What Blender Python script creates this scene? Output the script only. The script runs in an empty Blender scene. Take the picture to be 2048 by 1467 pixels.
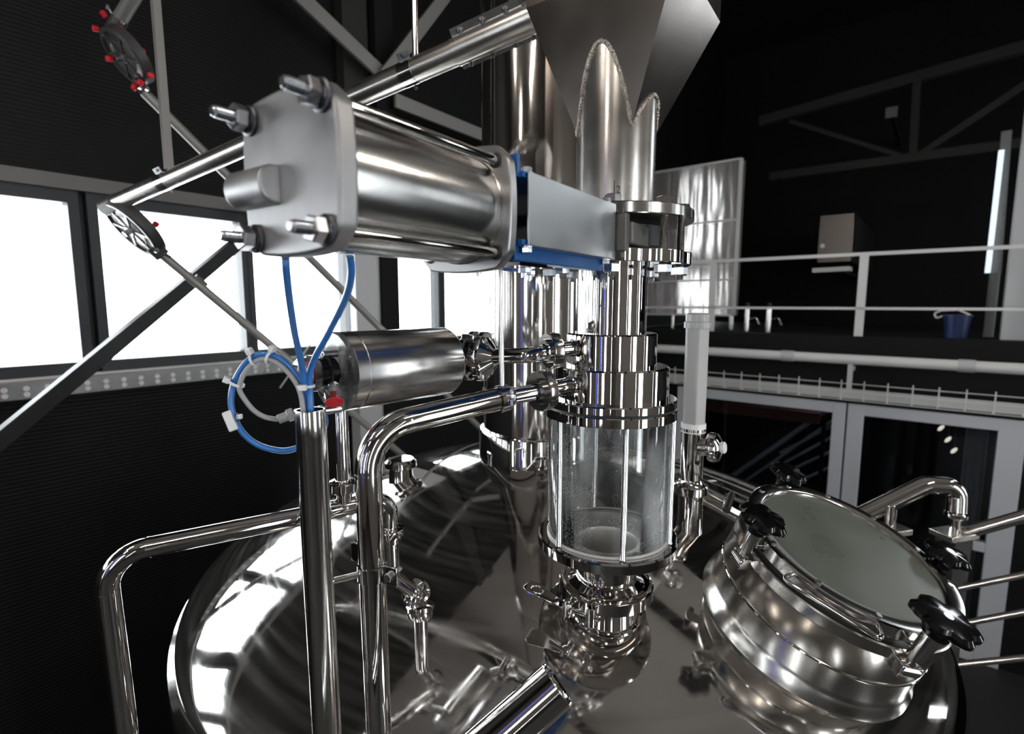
import bpy, bmesh, math, random
from mathutils import Vector, Matrix, Quaternion
random.seed(7)
PI = math.pi
SC = bpy.context.scene
COL = SC.collection

# ------------------------------------------------------------------ camera
CZ = 4.0                      # eye height above the hall floor
F = 1050.0                    # focal length in pixels of the 2048 x 1467 frame
PITCH = math.atan(128 / F)
cc, ss = math.cos(PITCH), math.sin(PITCH)
cam_d = bpy.data.cameras.new('camera')
cam = bpy.data.objects.new('camera', cam_d)
COL.objects.link(cam)
cam.location = (0, 0, CZ)
cam.rotation_euler = (PI / 2 - PITCH, 0, 0)
cam_d.sensor_width = 36
cam_d.lens = 36 * F / 2048
cam_d.clip_start = 0.02
cam_d.dof.use_dof = True
cam_d.dof.focus_distance = 1.1
cam_d.dof.aperture_fstop = 3.2
SC.camera = cam

# ------------------------------------------------------------------ world, exposure, lights
world = bpy.data.worlds.new('world')
SC.world = world
world.use_nodes = True
bgn = world.node_tree.nodes['Background']
bgn.inputs['Color'].default_value = (0.93, 0.97, 1.0, 1)
bgn.inputs['Strength'].default_value = 11.0
SC.view_settings.view_transform = 'Standard'
SC.view_settings.look = 'None'
SC.view_settings.exposure = 0.15
SC.view_settings.gamma = 1.0
SC.view_settings.use_curve_mapping = False
SC.cycles.use_denoising = True
SC.cycles.max_bounces = 10
SC.cycles.glossy_bounces = 7
SC.cycles.diffuse_bounces = 3
SC.cycles.transparent_max_bounces = 12
SC.cycles.transmission_bounces = 6
SC.cycles.sample_clamp_indirect = 6.0
SC.cycles.caustics_reflective = True
SC.cycles.caustics_refractive = False
SC.cycles.blur_glossy = 0.4

# the hall is turned against the camera: a runs along the window wall, b towards it
E1 = Vector((0.628, 0.778, 0)).normalized()
E2 = Vector((-0.778, 0.628, 0)).normalized()
WB = 3.8                    # window wall at b = WB
WA = 7.53                    # front of the mezzanine at a = WA
ZC = 5.0                      # ceiling above the eye


def R(a, b, z):
    return E1 * a + E2 * b + Vector((0, 0, z + CZ))


def area_light(name, pos, size_x, size_y, energy, color, direction):
    l = bpy.data.lights.new(name, 'AREA')
    l.shape = 'RECTANGLE'
    l.size, l.size_y = size_x, size_y
    l.energy = energy
    l.color = color
    o = bpy.data.objects.new(name, l)
    COL.objects.link(o)
    o.location = pos
    o.rotation_euler = Vector(direction).to_track_quat('-Z', 'Y').to_euler()
    return o


# ------------------------------------------------------------------ pixel helpers
def P(u, v, d):
    """the point seen at pixel (u, v), d metres in front of the camera"""
    x = (u - 1024) / F * d
    up = (733 - v) / F * d
    return Vector((x, d * cc + up * ss, -d * ss + up * cc + CZ))


def zv(y, v):
    """height (relative to the eye) seen at row v on an upright line at distance y"""
    q = (733 - v) / F
    return y * (q * cc - ss) / (cc + q * ss)


def V(x, y, z):
    return Vector((x, y, z + CZ))


def onA(u, v, off=0.0):
    """point on the window wall (off metres in front of it)"""
    d = P(u, v, 1.0) - Vector((0, 0, CZ))
    t = (WB - off) / d.dot(E2)
    return Vector((0, 0, CZ)) + d * t


def onB(u, v, off=0.0):
    """point on the mezzanine front plane (off metres behind it)"""
    d = P(u, v, 1.0) - Vector((0, 0, CZ))
    t = (WA + off) / d.dot(E1)
    return Vector((0, 0, CZ)) + d * t


# ------------------------------------------------------------------ materials
def new_mat(name):
    m = bpy.data.materials.new(name)
    m.use_nodes = True
    return m, m.node_tree, m.node_tree.nodes['Principled BSDF']


def mat(name, col, metal=0.0, rough=0.5, rnoise=0.0, scale=8.0, stretch=(1, 1, 1), cnoise=0.0, bump=0.0,
        bscale=None, coat=0.0, spec=0.5, aniso=0.0):
    m, nt, b = new_mat(name)
    b.inputs['Base Color'].default_value = (*col, 1)
    b.inputs['Metallic'].default_value = metal
    b.inputs['Roughness'].default_value = rough
    b.inputs['Coat Weight'].default_value = coat
    b.inputs['Specular IOR Level'].default_value = spec
    if rnoise or cnoise or bump:
        tc = nt.nodes.new('ShaderNodeTexCoord')
        mp = nt.nodes.new('ShaderNodeMapping')
        mp.inputs['Scale'].default_value = stretch
        nt.links.new(tc.outputs['Object'], mp.inputs['Vector'])
        nz = nt.nodes.new('ShaderNodeTexNoise')
        nz.inputs['Scale'].default_value = scale
        nz.inputs['Detail'].default_value = 5
        nt.links.new(mp.outputs['Vector'], nz.inputs['Vector'])
        if rnoise:
            mr = nt.nodes.new('ShaderNodeMapRange')
            mr.inputs['From Min'].default_value = 0.2
            mr.inputs['From Max'].default_value = 0.8
            mr.inputs['To Min'].default_value = max(0.01, rough - rnoise)
            mr.inputs['To Max'].default_value = rough + rnoise
            nt.links.new(nz.outputs['Fac'], mr.inputs['Value'])
            nt.links.new(mr.outputs['Result'], b.inputs['Roughness'])
        if cnoise:
            mx = nt.nodes.new('ShaderNodeMix')
            mx.data_type = 'RGBA'
            mx.inputs[6].default_value = (*[max(0, c * (1 - cnoise)) for c in col], 1)
            mx.inputs[7].default_value = (*[min(1, c * (1 + cnoise)) for c in col], 1)
            nt.links.new(nz.outputs['Fac'], mx.inputs[0])
            nt.links.new(mx.outputs[2], b.inputs['Base Color'])
        if bump:
            n2 = nz
            if bscale:
                n2 = nt.nodes.new('ShaderNodeTexNoise')
                n2.inputs['Scale'].default_value = bscale
                nt.links.new(mp.outputs['Vector'], n2.inputs['Vector'])
            bp = nt.nodes.new('ShaderNodeBump')
            bp.inputs['Strength'].default_value = bump
            bp.inputs['Distance'].default_value = 0.02
            nt.links.new(n2.outputs['Fac'], bp.inputs['Height'])
            nt.links.new(bp.outputs['Normal'], b.inputs['Normal'])
    return m


def glass_mat(name, tint=(1, 1, 1), haze=0.0, hscale=30.0, gloss=1.0, drops=False, rough=0.02):
    """thin clear sheet: mostly transparent, fresnel reflection, a little white condensation"""
    m, nt, b = new_mat(name)
    out = nt.nodes['Material Output']
    tr = nt.nodes.new('ShaderNodeBsdfTransparent')
    tr.inputs['Color'].default_value = (*tint, 1)
    gl = nt.nodes.new('ShaderNodeBsdfGlossy')
    gl.inputs['Roughness'].default_value = rough
    lw = nt.nodes.new('ShaderNodeFresnel')
    lw.inputs['IOR'].default_value = 1.45
    ml = nt.nodes.new('ShaderNodeMath')
    ml.operation = 'MULTIPLY'
    ml.inputs[1].default_value = gloss
    nt.links.new(lw.outputs['Fac'], ml.inputs[0])
    mx = nt.nodes.new('ShaderNodeMixShader')
    nt.links.new(ml.outputs[0], mx.inputs['Fac'])
    nt.links.new(tr.outputs[0], mx.inputs[1])
    nt.links.new(gl.outputs[0], mx.inputs[2])
    last = mx
    if haze:
        df = nt.nodes.new('ShaderNodeBsdfDiffuse')
        df.inputs['Color'].default_value = (0.85, 0.87, 0.88, 1)
        tl = nt.nodes.new('ShaderNodeBsdfTranslucent')
        tl.inputs['Color'].default_value = (0.9, 0.92, 0.93, 1)
        md = nt.nodes.new('ShaderNodeMixShader')
        nt.links.new(df.outputs[0], md.inputs[1])
        nt.links.new(tl.outputs[0], md.inputs[2])
        tc = nt.nodes.new('ShaderNodeTexCoord')
        mp = nt.nodes.new('ShaderNodeMapping')
        mp.inputs['Scale'].default_value = (1, 1, 0.35)
        nt.links.new(tc.outputs['Object'], mp.inputs['Vector'])
        nz = nt.nodes.new('ShaderNodeTexNoise')
        nz.inputs['Scale'].default_value = hscale
        nz.inputs['Detail'].default_value = 6
        nt.links.new(mp.outputs['Vector'], nz.inputs['Vector'])
        mr = nt.nodes.new('ShaderNodeMapRange')
        mr.inputs['From Min'].default_value = 0.48
        mr.inputs['From Max'].default_value = 0.74
        mr.inputs['To Min'].default_value = haze * 0.1
        mr.inputs['To Max'].default_value = haze * 3.2
        nt.links.new(nz.outputs['Fac'], mr.inputs['Value'])
        fac = mr.outputs['Result']
        if drops:
            vo = nt.nodes.new('ShaderNodeTexVoronoi')
            vo.inputs['Scale'].default_value = 230
            nt.links.new(tc.outputs['Object'], vo.inputs['Vector'])
            lt = nt.nodes.new('ShaderNodeMath')
            lt.operation = 'LESS_THAN'
            lt.inputs[1].default_value = 0.22
            nt.links.new(vo.outputs['Distance'], lt.inputs[0])
            n3 = nt.nodes.new('ShaderNodeTexNoise')
            n3.inputs['Scale'].default_value = 14
            nt.links.new(tc.outputs['Object'], n3.inputs['Vector'])
            gt = nt.nodes.new('ShaderNodeMath')
            gt.operation = 'GREATER_THAN'
            gt.inputs[1].default_value = 0.54
            nt.links.new(n3.outputs['Fac'], gt.inputs[0])
            m1 = nt.nodes.new('ShaderNodeMath')
            m1.operation = 'MULTIPLY'
            nt.links.new(lt.outputs[0], m1.inputs[0])
            nt.links.new(gt.outputs[0], m1.inputs[1])
            m2 = nt.nodes.new('ShaderNodeMath')
            m2.operation = 'MULTIPLY_ADD'
            m2.inputs[1].default_value = 0.3
            nt.links.new(m1.outputs[0], m2.inputs[0])
            nt.links.new(fac, m2.inputs[2])
            m2.use_clamp = True
            fac = m2.outputs[0]
        m3 = nt.nodes.new('ShaderNodeMixShader')
        nt.links.new(fac, m3.inputs['Fac'])
        nt.links.new(mx.outputs[0], m3.inputs[1])
        nt.links.new(md.outputs[0], m3.inputs[2])
        last = m3
    nt.links.new(last.outputs[0], out.inputs['Surface'])
    return m


def emit(name, col, s):
    m, nt, b = new_mat(name)
    b.inputs['Base Color'].default_value = (*col, 1)
    b.inputs['Emission Color'].default_value = (*col, 1)
    b.inputs['Emission Strength'].default_value = s
    return m


def dome_mat():
    m, nt, b = new_mat('polished kettle steel')
    b.inputs['Base Color'].default_value = (0.60, 0.58, 0.56, 1)
    b.inputs['Metallic'].default_value = 1
    tc = nt.nodes.new('ShaderNodeTexCoord')
    nz = nt.nodes.new('ShaderNodeTexNoise')
    nz.inputs['Scale'].default_value = 3.0
    nz.inputs['Detail'].default_value = 8
    nz.inputs['Distortion'].default_value = 1.6
    nt.links.new(tc.outputs['Object'], nz.inputs['Vector'])
    mr = nt.nodes.new('ShaderNodeMapRange')
    mr.inputs['From Min'].default_value = 0.42
    mr.inputs['From Max'].default_value = 0.72
    mr.inputs['To Min'].default_value = 0.035
    mr.inputs['To Max'].default_value = 0.11
    nt.links.new(nz.outputs['Fac'], mr.inputs['Value'])
    # circular polishing marks round the axis of the kettle
    sx = nt.nodes.new('ShaderNodeSeparateXYZ')
    nt.links.new(tc.outputs['Object'], sx.inputs[0])
    at = nt.nodes.new('ShaderNodeMath')
    at.operation = 'ARCTAN2'
    nt.links.new(sx.outputs['Y'], at.inputs[0])
    nt.links.new(sx.outputs['X'], at.inputs[1])
    cb = nt.nodes.new('ShaderNodeCombineXYZ')
    nt.links.new(sx.outputs['X'], cb.inputs[0])
    nt.links.new(sx.outputs['Y'], cb.inputs[1])
    ln_ = nt.nodes.new('ShaderNodeVectorMath')
    ln_.operation = 'LENGTH'
    nt.links.new(cb.outputs[0], ln_.inputs[0])
    mr_ = nt.nodes.new('ShaderNodeMath')
    mr_.operation = 'MULTIPLY'
    mr_.inputs[1].default_value = 26
    nt.links.new(ln_.outputs['Value'], mr_.inputs[0])
    ma_ = nt.nodes.new('ShaderNodeMath')
    ma_.operation = 'MULTIPLY'
    ma_.inputs[1].default_value = 1.3
    nt.links.new(at.outputs[0], ma_.inputs[0])
    c2 = nt.nodes.new('ShaderNodeCombineXYZ')
    nt.links.new(mr_.outputs[0], c2.inputs[0])
    nt.links.new(ma_.outputs[0], c2.inputs[1])
    n4 = nt.nodes.new('ShaderNodeTexNoise')
    n4.inputs['Scale'].default_value = 1.6
    n4.inputs['Detail'].default_value = 7
    nt.links.new(c2.outputs[0], n4.inputs['Vector'])
    m4 = nt.nodes.new('ShaderNodeMapRange')
    m4.inputs['From Min'].default_value = 0.5
    m4.inputs['From Max'].default_value = 0.75
    m4.inputs['To Min'].default_value = 0.0
    m4.inputs['To Max'].default_value = 0.07
    nt.links.new(n4.outputs['Fac'], m4.inputs['Value'])
    ad = nt.nodes.new('ShaderNodeMath')
    ad.operation = 'ADD'
    nt.links.new(mr.outputs['Result'], ad.inputs[0])
    nt.links.new(m4.outputs['Result'], ad.inputs[1])
    nt.links.new(ad.outputs[0], b.inputs['Roughness'])
    # thin film of dust: a little diffuse, thicker along the same marks
    m5 = nt.nodes.new('ShaderNodeMapRange')
    m5.inputs['From Min'].default_value = 0.4
    m5.inputs['From Max'].default_value = 0.7
    m5.inputs['To Min'].default_value = 0.99
    m5.inputs['To Max'].default_value = 0.94
    nt.links.new(n4.outputs['Fac'], m5.inputs['Value'])
    nt.links.new(m5.outputs['Result'], b.inputs['Metallic'])
    n2 = nt.nodes.new('ShaderNodeTexNoise')
    n2.inputs['Scale'].default_value = 4.5
    nt.links.new(tc.outputs['Object'], n2.inputs['Vector'])
    bp = nt.nodes.new('ShaderNodeBump')
    bp.inputs['Strength'].default_value = 0.05
    bp.inputs['Distance'].default_value = 0.02
    nt.links.new(n2.outputs['Fac'], bp.inputs['Height'])
    nt.links.new(bp.outputs['Normal'], b.inputs['Normal'])
    return m


def ribbed_mat(name, col, scale, axis='Z', rough=0.5, strength=0.6):
    m, nt, b = new_mat(name)
    b.inputs['Base Color'].default_value = (*col, 1)
    b.inputs['Roughness'].default_value = rough
    b.inputs['Specular IOR Level'].default_value = 0.22
    tc = nt.nodes.new('ShaderNodeTexCoord')
    wv = nt.nodes.new('ShaderNodeTexWave')
    wv.wave_type = 'BANDS'
    wv.bands_direction = axis
    wv.inputs['Scale'].default_value = scale
    nt.links.new(tc.outputs['Object'], wv.inputs['Vector'])
    bp = nt.nodes.new('ShaderNodeBump')
    bp.inputs['Strength'].default_value = strength
    bp.inputs['Distance'].default_value = 0.02
    nt.links.new(wv.outputs['Color'], bp.inputs['Height'])
    nt.links.new(bp.outputs['Normal'], b.inputs['Normal'])
    return m


M = {
    'dome': dome_mat(),
    'chrome': mat('polished steel', (0.68, 0.66, 0.64), 1, 0.045, rnoise=0.02, scale=6),
    'mirror': mat('mirror steel', (0.72, 0.70, 0.68), 1, 0.03),
    'satin': mat('satin steel', (0.63, 0.61, 0.59), 1, 0.14, rnoise=0.04, scale=5),
    'brushed': mat('brushed steel', (0.60, 0.59, 0.58), 1, 0.22, rnoise=0.06, scale=4, stretch=(1, 1, 12)),
    'barrel': mat('honed barrel steel', (0.60, 0.59, 0.58), 1, 0.2, rnoise=0.05, scale=9, cnoise=0.12),
    'sheet': mat('rolled steel sheet', (0.22, 0.195, 0.18), 1, 0.24, rnoise=0.05, scale=7, cnoise=0.08),
    'pipeshe': mat('welded pipe steel', (0.56, 0.53, 0.50), 1, 0.24, rnoise=0.07, scale=7, cnoise=0.15),
    'cover': mat('matt cover sheet', (0.40, 0.41, 0.42), 1, 0.34, rnoise=0.08, scale=14, cnoise=0.14),
    'alu': mat('cast aluminium', (0.38, 0.375, 0.38), 0.85, 0.45, rnoise=0.08, scale=16, cnoise=0.3),
    'zinc': mat('zinc plated steel', (0.66, 0.69, 0.74), 1, 0.2, rnoise=0.05, scale=40),
    'nut': mat('dull nut steel', (0.42, 0.42, 0.43), 1, 0.26, rnoise=0.05, scale=30),
    'darksteel': mat('dark washer steel', (0.10, 0.10, 0.11), 1, 0.35),
    'cast': mat('grey cast block', (0.15, 0.145, 0.14), 0.7, 0.5, cnoise=0.2, scale=30),
    'iron': mat('black valve body', (0.02, 0.02, 0.02), 0.3, 0.45),
    'weld': mat('weld bead', (0.50, 0.45, 0.40), 1, 0.28, bump=0.6, bscale=220, cnoise=0.4, scale=60),
    'blue': mat('blue lacquer', (0.010, 0.085, 0.28), 0.0, 0.35, spec=0.35, cnoise=0.15, scale=20),
    'hose': mat('blue hose plastic', (0.03, 0.17, 0.50), 0.0, 0.32, coat=0.3),
    'greyhose': mat('grey hose plastic', (0.36, 0.36, 0.37), 0.0, 0.35),
    'nylon': mat('white nylon', (0.80, 0.80, 0.80), 0.0, 0.4),
    'red': mat('red plastic', (0.62, 0.008, 0.02), 0.0, 0.4),
    'pinkred': mat('faded red cap', (0.50, 0.13, 0.14), 0.0, 0.4),
    'black': mat('black gloss plastic', (0.004, 0.004, 0.0045), 0.0, 0.12, spec=0.4),
    'blackmat': mat('black rubber', (0.012, 0.012, 0.012), 0.0, 0.55),
    'housing': mat('dark grey housing plastic', (0.045, 0.043, 0.042), 0.0, 0.4),
    'hubplate': mat('pale housing face', (0.32, 0.30, 0.30), 0.3, 0.4, cnoise=0.25, scale=25),
    'clear': glass_mat('clear plastic', (0.93, 0.93, 0.93), haze=0.08, hscale=40, gloss=1.6),
    'sight': glass_mat('wet sight glass', (0.97, 0.975, 0.975), haze=0.06, hscale=13, gloss=1.3, drops=True),
    'pane': glass_mat('window pane glass', (0.97, 0.98, 0.98), gloss=0.8),
    'doorpane': glass_mat('door pane glass', (0.72, 0.76, 0.82), gloss=1.0),
    'lidglass': mat('grey green lid glass', (0.11, 0.125, 0.107), 0.0, 0.35, rnoise=0.15, scale=7, cnoise=0.24, spec=0.4),
    'frosted': mat('frosted white plastic', (0.40, 0.40, 0.395), 0.0, 0.3, cnoise=0.1, scale=12),
    'wall': ribbed_mat('black ribbed cladding', (0.0016, 0.0016, 0.0018), 14, 'Z', 0.6, 0.12),
    'wallblack': mat('matt black wall', (0.0035, 0.0035, 0.0037), 0.0, 0.75, spec=0.25),
    'anthra': mat('anthracite frame', (0.028, 0.031, 0.037), 0.0, 0.42, spec=0.3),
    'framegrey': mat('light grey door frame', (0.50, 0.51, 0.55), 0.0, 0.4),
    'trim': mat('warm grey trim', (0.12, 0.116, 0.112), 0.0, 0.5),
    'white': mat('white lacquer', (0.62, 0.61, 0.60), 0.0, 0.35),
    'colwhite': mat('pale grey column paint', (0.45, 0.45, 0.46), 0.0, 0.45),
    'brace': mat('grey brace steel', (0.26, 0.25, 0.24), 0.35, 0.4),
    'darkbrace': mat('dark brace lacquer', (0.012, 0.012, 0.013), 0.0, 0.4, spec=0.4),
    'galv': mat('galvanised tray', (0.22, 0.22, 0.22), 0.6, 0.4, cnoise=0.2, scale=30),
    'wood': mat('orange wood', (0.30, 0.12, 0.06), 0.0, 0.5, cnoise=0.3, scale=5, stretch=(1, 1, 6)),
    'floor': mat('dark concrete floor', (0.012, 0.0115, 0.011), 0.0, 0.6, cnoise=0.2, scale=3),
    'ceil': mat('brown grey ceiling', (0.52, 0.465, 0.43), 0.0, 0.6, cnoise=0.1, scale=1),
    'truss': mat('dark truss paint', (0.022, 0.021, 0.020), 0.0, 0.6, spec=0.3),
    'bucket': mat('blue bucket plastic', (0.008, 0.02, 0.085), 0.0, 0.4),
    'copper': mat('rose steel', (0.55, 0.40, 0.33), 1, 0.2),
    'curtain': mat('beige curtain', (0.30, 0.27, 0.25), 0.0, 0.8),
    'enddisc': glass_mat('milky clear plastic', (0.95, 0.95, 0.95), haze=0.22, hscale=25, gloss=1.3, rough=0.06),
    'band': mat('brushed band steel', (0.62, 0.60, 0.57), 1, 0.2, rnoise=0.08, scale=5, stretch=(1, 1, 0.2)),
    'bowl': mat('bead blasted bowl steel', (0.66, 0.65, 0.63), 0.8, 0.36, cnoise=0.2, scale=14),
    'platesteel': mat('milled plate steel', (0.42, 0.41, 0.41), 1, 0.32, rnoise=0.06, scale=12, cnoise=0.1),
    'fluesteel': mat('flue sheet steel', (0.64, 0.61, 0.58), 1, 0.085, rnoise=0.02, scale=4),
    'zincnut': mat('grey zinc nut', (0.52, 0.52, 0.54), 1, 0.28, rnoise=0.05, scale=30),
    'convey': mat('pale brushed tube steel', (0.74, 0.71, 0.67), 1, 0.25, rnoise=0.05, scale=6),
    'paint': mat('grey brown wall paint', (0.16, 0.142, 0.128), 0.0, 0.6),
    'lamp': emit('fill lamp diffuser', (1.0, 0.92, 0.82), 90.0),
    'lampwarm': emit('small warm lamp', (1.0, 0.86, 0.66), 1.2),
    'tubeglow': emit('cool tube glow', (0.80, 0.92, 1.0), 0.75),
    'led': emit('blue led strip', (0.06, 0.12, 1.0), 4.0),
    'ink': mat('black marker ink', (0.02, 0.018, 0.016), 0.0, 0.6),
}


# ------------------------------------------------------------------ mesh builder
def frame_of(axis):
    a = Vector(axis).normalized()
    t = Vector((0, 0, 1)) if abs(a.z) < 0.9 else Vector((1, 0, 0))
    x = t.cross(a).normalized()
    return x, a.cross(x).normalized(), a


class MB:
    def __init__(self):
        self.v, self.f = [], []

    def add(self, vs, fs):
        n = len(self.v)
        self.v += [Vector(p) for p in vs]
        self.f += [tuple(i + n for i in q) for q in fs]
        return self

    def lathe(self, o, axis, prof, seg=40, loop=False, cap=True, a0=0.0, a1=2 * PI):
        x, y, a = frame_of(axis)
        o = Vector(o)
        full = abs(a1 - a0 - 2 * PI) < 1e-6
        ns = seg if full else seg + 1
        vs, fs, idx = [], [], []
        for r, h in prof:
            if r < 1e-6:
                idx.append([len(vs)] * ns)
                vs.append(o + a * h)
            else:
                idx.append(list(range(len(vs), len(vs) + ns)))
                for k in range(ns):
                    t = a0 + (a1 - a0) * k / seg
                    vs.append(o + a * h + (x * math.cos(t) + y * math.sin(t)) * r)
        pairs = list(zip(range(len(prof) - 1), range(1, len(prof))))
        if loop:
            pairs.append((len(prof) - 1, 0))
        for i, j in pairs:
            for k in range(seg):
                k2 = (k + 1) % ns
                q = [idx[i][k], idx[i][k2], idx[j][k2], idx[j][k]]
                u = []
                for w in q:
                    if w not in u:
                        u.append(w)
                if len(u) > 2:
                    fs.append(tuple(u))
        if cap and not loop:
            if prof[0][0] > 1e-6:
                fs.append(tuple(reversed(idx[0][:seg])))
            if prof[-1][0] > 1e-6:
                fs.append(tuple(idx[-1][:seg]))
        return self.add(vs, fs)

    def cyl(self, p0, p1, r, seg=24, r1=None, bev=0.0):
        p0, p1 = Vector(p0), Vector(p1)
        h = (p1 - p0).length
        r1 = r if r1 is None else r1
        if bev:
            return self.lathe(p0, p1 - p0, [(r - bev, 0), (r, bev), (r1, h - bev), (r1 - bev, h)], seg)
        return self.lathe(p0, p1 - p0, [(r, 0), (r1, h)], seg)

    def ring(self, o, axis, ro, ri, h, seg=40, bev=0.0):
        b = bev
        if b:
            pr = [(ri, 0), (ro - b, 0), (ro, b), (ro, h - b), (ro - b, h), (ri, h)]
        else:
            pr = [(ri, 0), (ro, 0), (ro, h), (ri, h)]
        return self.lathe(o, axis, pr, seg, loop=True)

    def torus(self, o, axis, R_, r, seg=40, s2=10):
        return self.lathe(o, axis, [(R_ + r * math.cos(2 * PI * k / s2), r * math.sin(2 * PI * k / s2)) for k in range(s2)], seg, loop=True)

    def sphere(self, o, r, seg=20, axis=(0, 0, 1), sq=1.0):
        n = seg // 2
        return self.lathe(o, axis, [(r * math.sin(PI * k / n), -r * sq * math.cos(PI * k / n)) for k in range(n + 1)], seg, cap=False)

    def path(self, pts, fillet=0.0, n=8):
        pts = [Vector(p) for p in pts]
        if not fillet:
            return pts
        out = [pts[0]]
        for i in range(1, len(pts) - 1):
            a, b, c = pts[i - 1], pts[i], pts[i + 1]
            fr = fillet[i - 1] if isinstance(fillet, (list, tuple)) else fillet
            d0, d1 = (a - b).normalized(), (c - b).normalized()
            ang = d0.angle(d1)
            if ang > PI - 0.02:
                out.append(b)
                continue
            t = min(fr / math.tan(ang / 2), (a - b).length * 0.49, (c - b).length * 0.49)
            rr = t * math.tan(ang / 2)
            ctr = b + (d0 + d1).normalized() * (rr / math.sin(ang / 2))
            s, e = b + d0 * t - ctr, b + d1 * t - ctr
            for k in range(n + 1):
                out.append(ctr + (s.slerp(e, k / n) if False else self._sl(s, e, k / n)))
        out.append(pts[-1])
        return out

    @staticmethod
    def _sl(s, e, t):
        w = s.angle(e)
        if w < 1e-5:
            return s.lerp(e, t)
        return (s * math.sin((1 - t) * w) + e * math.sin(t * w)) / math.sin(w)

    def tube(self, pts, r, seg=20, fillet=0.0, n=8, cap=True, ry=None):
        p = self.path(pts, fillet, n)
        vs, fs = [], []
        x = None
        for i, q in enumerate(p):
            if i == 0:
                d = p[1] - p[0]
            elif i == len(p) - 1:
                d = p[-1] - p[-2]
            else:
                d = (p[i + 1] - q).normalized() + (q - p[i - 1]).normalized()
            d.normalize()
            if x is None:
                x = frame_of(d)[0]
            else:
                x = (x - d * x.dot(d)).normalized()
            y = d.cross(x)
            rr = r(i / (len(p) - 1)) if callable(r) else r
            for k in range(seg):
                t = 2 * PI * k / seg
                vs.append(q + x * math.cos(t) * rr + y * math.sin(t) * (ry or rr))
        for i in range(len(p) - 1):
            for k in range(seg):
                k2 = (k + 1) % seg
                fs.append((i * seg + k, i * seg + k2, (i + 1) * seg + k2, (i + 1) * seg + k))
        if cap:
            fs.append(tuple(reversed(range(seg))))
            fs.append(tuple(range((len(p) - 1) * seg, len(p) * seg)))
        return self.add(vs, fs)

    def spline(self, pts, r, seg=12, sub=8, cap=True):
        pts = [Vector(p) for p in pts]
        q = [pts[0] * 2 - pts[1]] + pts + [pts[-1] * 2 - pts[-2]]
        out = []
        for i in range(1, len(q) - 2):
            for k in range(sub):
                t = k / sub
                a, b, c, d = q[i - 1], q[i], q[i + 1], q[i + 2]
                out.append(0.5 * ((2 * b) + (c - a) * t + (2 * a - 5 * b + 4 * c - d) * t * t + (3 * b - a - 3 * c + d) * t ** 3))
        out.append(pts[-1])
        return self.tube(out, r, seg, cap=cap)

    def prism(self, poly, ext, inset=0.0):
        """closed polygon pushed along ext"""
        poly = [Vector(p) for p in poly]
        ext = Vector(ext)
        n = len(poly)
        vs = poly + [p + ext for p in poly]
        fs = [tuple(reversed(range(n))), tuple(range(n, 2 * n))]
        fs += [(k, (k + 1) % n, n + (k + 1) % n, n + k) for k in range(n)]
        return self.add(vs, fs)

    def box(self, c, ux, uy, uz):
        """centre and three half-extent vectors"""
        c, ux, uy, uz = Vector(c), Vector(ux), Vector(uy), Vector(uz)
        return self.prism([c - ux - uy - uz, c + ux - uy - uz, c + ux + uy - uz, c - ux + uy - uz], uz * 2)

    def bar(self, p0, p1, w, h, up=(0, 0, 1)):
        """rectangular bar from p0 to p1, w across, h along up"""
        p0, p1 = Vector(p0), Vector(p1)
        d = (p1 - p0)
        up = Vector(up)
        s = d.cross(up).normalized() * (w / 2)
        u = s.cross(d).normalized() * (h / 2)
        if u.dot(up) < 0:
            u = -u
        return self.prism([p0 - s - u, p0 + s - u, p0 + s + u, p0 - s + u], d)

    def hexa(self, o, axis, r, h, rot=0.0, ch=0.12):
        x, y, a = frame_of(axis)
        o = Vector(o)
        rings = []
        for rr, hh in ((r * (1 - ch), 0), (r, h * 0.12), (r, h * 0.88), (r * (1 - ch), h)):
            rings.append([o + a * hh + (x * math.cos(rot + k * PI / 3) + y * math.sin(rot + k * PI / 3)) * rr for k in range(6)])
        vs = [p for g in rings for p in g]
        fs = [tuple(reversed(range(6))), tuple(range(18, 24))]
        for i in range(3):
            fs += [(i * 6 + k, i * 6 + (k + 1) % 6, (i + 1) * 6 + (k + 1) % 6, (i + 1) * 6 + k) for k in range(6)]
        return self.add(vs, fs)

    def build(self, name, m, parent=None, loc=None, bevel=0.0, sharp=35):
        o_ = ORG[parent.name] if parent is not None else Vector(loc) if loc is not None else self.centre()
        me = bpy.data.meshes.new(name)
        me.from_pydata([p - o_ for p in self.v], [], self.f)
        me.validate()
        bm = bmesh.new()
        bm.from_mesh(me)
        bmesh.ops.recalc_face_normals(bm, faces=bm.faces)
        bm.to_mesh(me)
        bm.free()
        me.polygons.foreach_set('use_smooth', [True] * len(me.polygons))
        me.set_sharp_from_angle(angle=math.radians(sharp))
        me.materials.append(M[m] if isinstance(m, str) else m)
        ob = bpy.data.objects.new(name, me)
        COL.objects.link(ob)
        if parent is not None:
            ob.parent = parent
        else:
            ob.location = o_
        ORG[ob.name] = o_
        if bevel:
            bv = ob.modifiers.new('bevel', 'BEVEL')
            bv.width = bevel
            bv.segments = 2
            bv.limit_method = 'ANGLE'
            bv.angle_limit = math.radians(40)
        return ob

    def centre(self):
        lo = Vector([min(p[i] for p in self.v) for i in range(3)])
        hi = Vector([max(p[i] for p in self.v) for i in range(3)])
        c = (lo + hi) / 2
        c.z = lo.z
        return c


ORG = {}


def tag(o, label, cat, group=None):
    o['label'] = label
    o['category'] = cat
    if group:
        o['group'] = group
    return o


def thing(name, label, cat, loc, group=None):
    o = bpy.data.objects.new(name, None)
    o.empty_display_size = 0.05
    COL.objects.link(o)
    o.location = loc
    ORG[o.name] = Vector(loc)
    return tag(o, label, cat, group)


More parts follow.
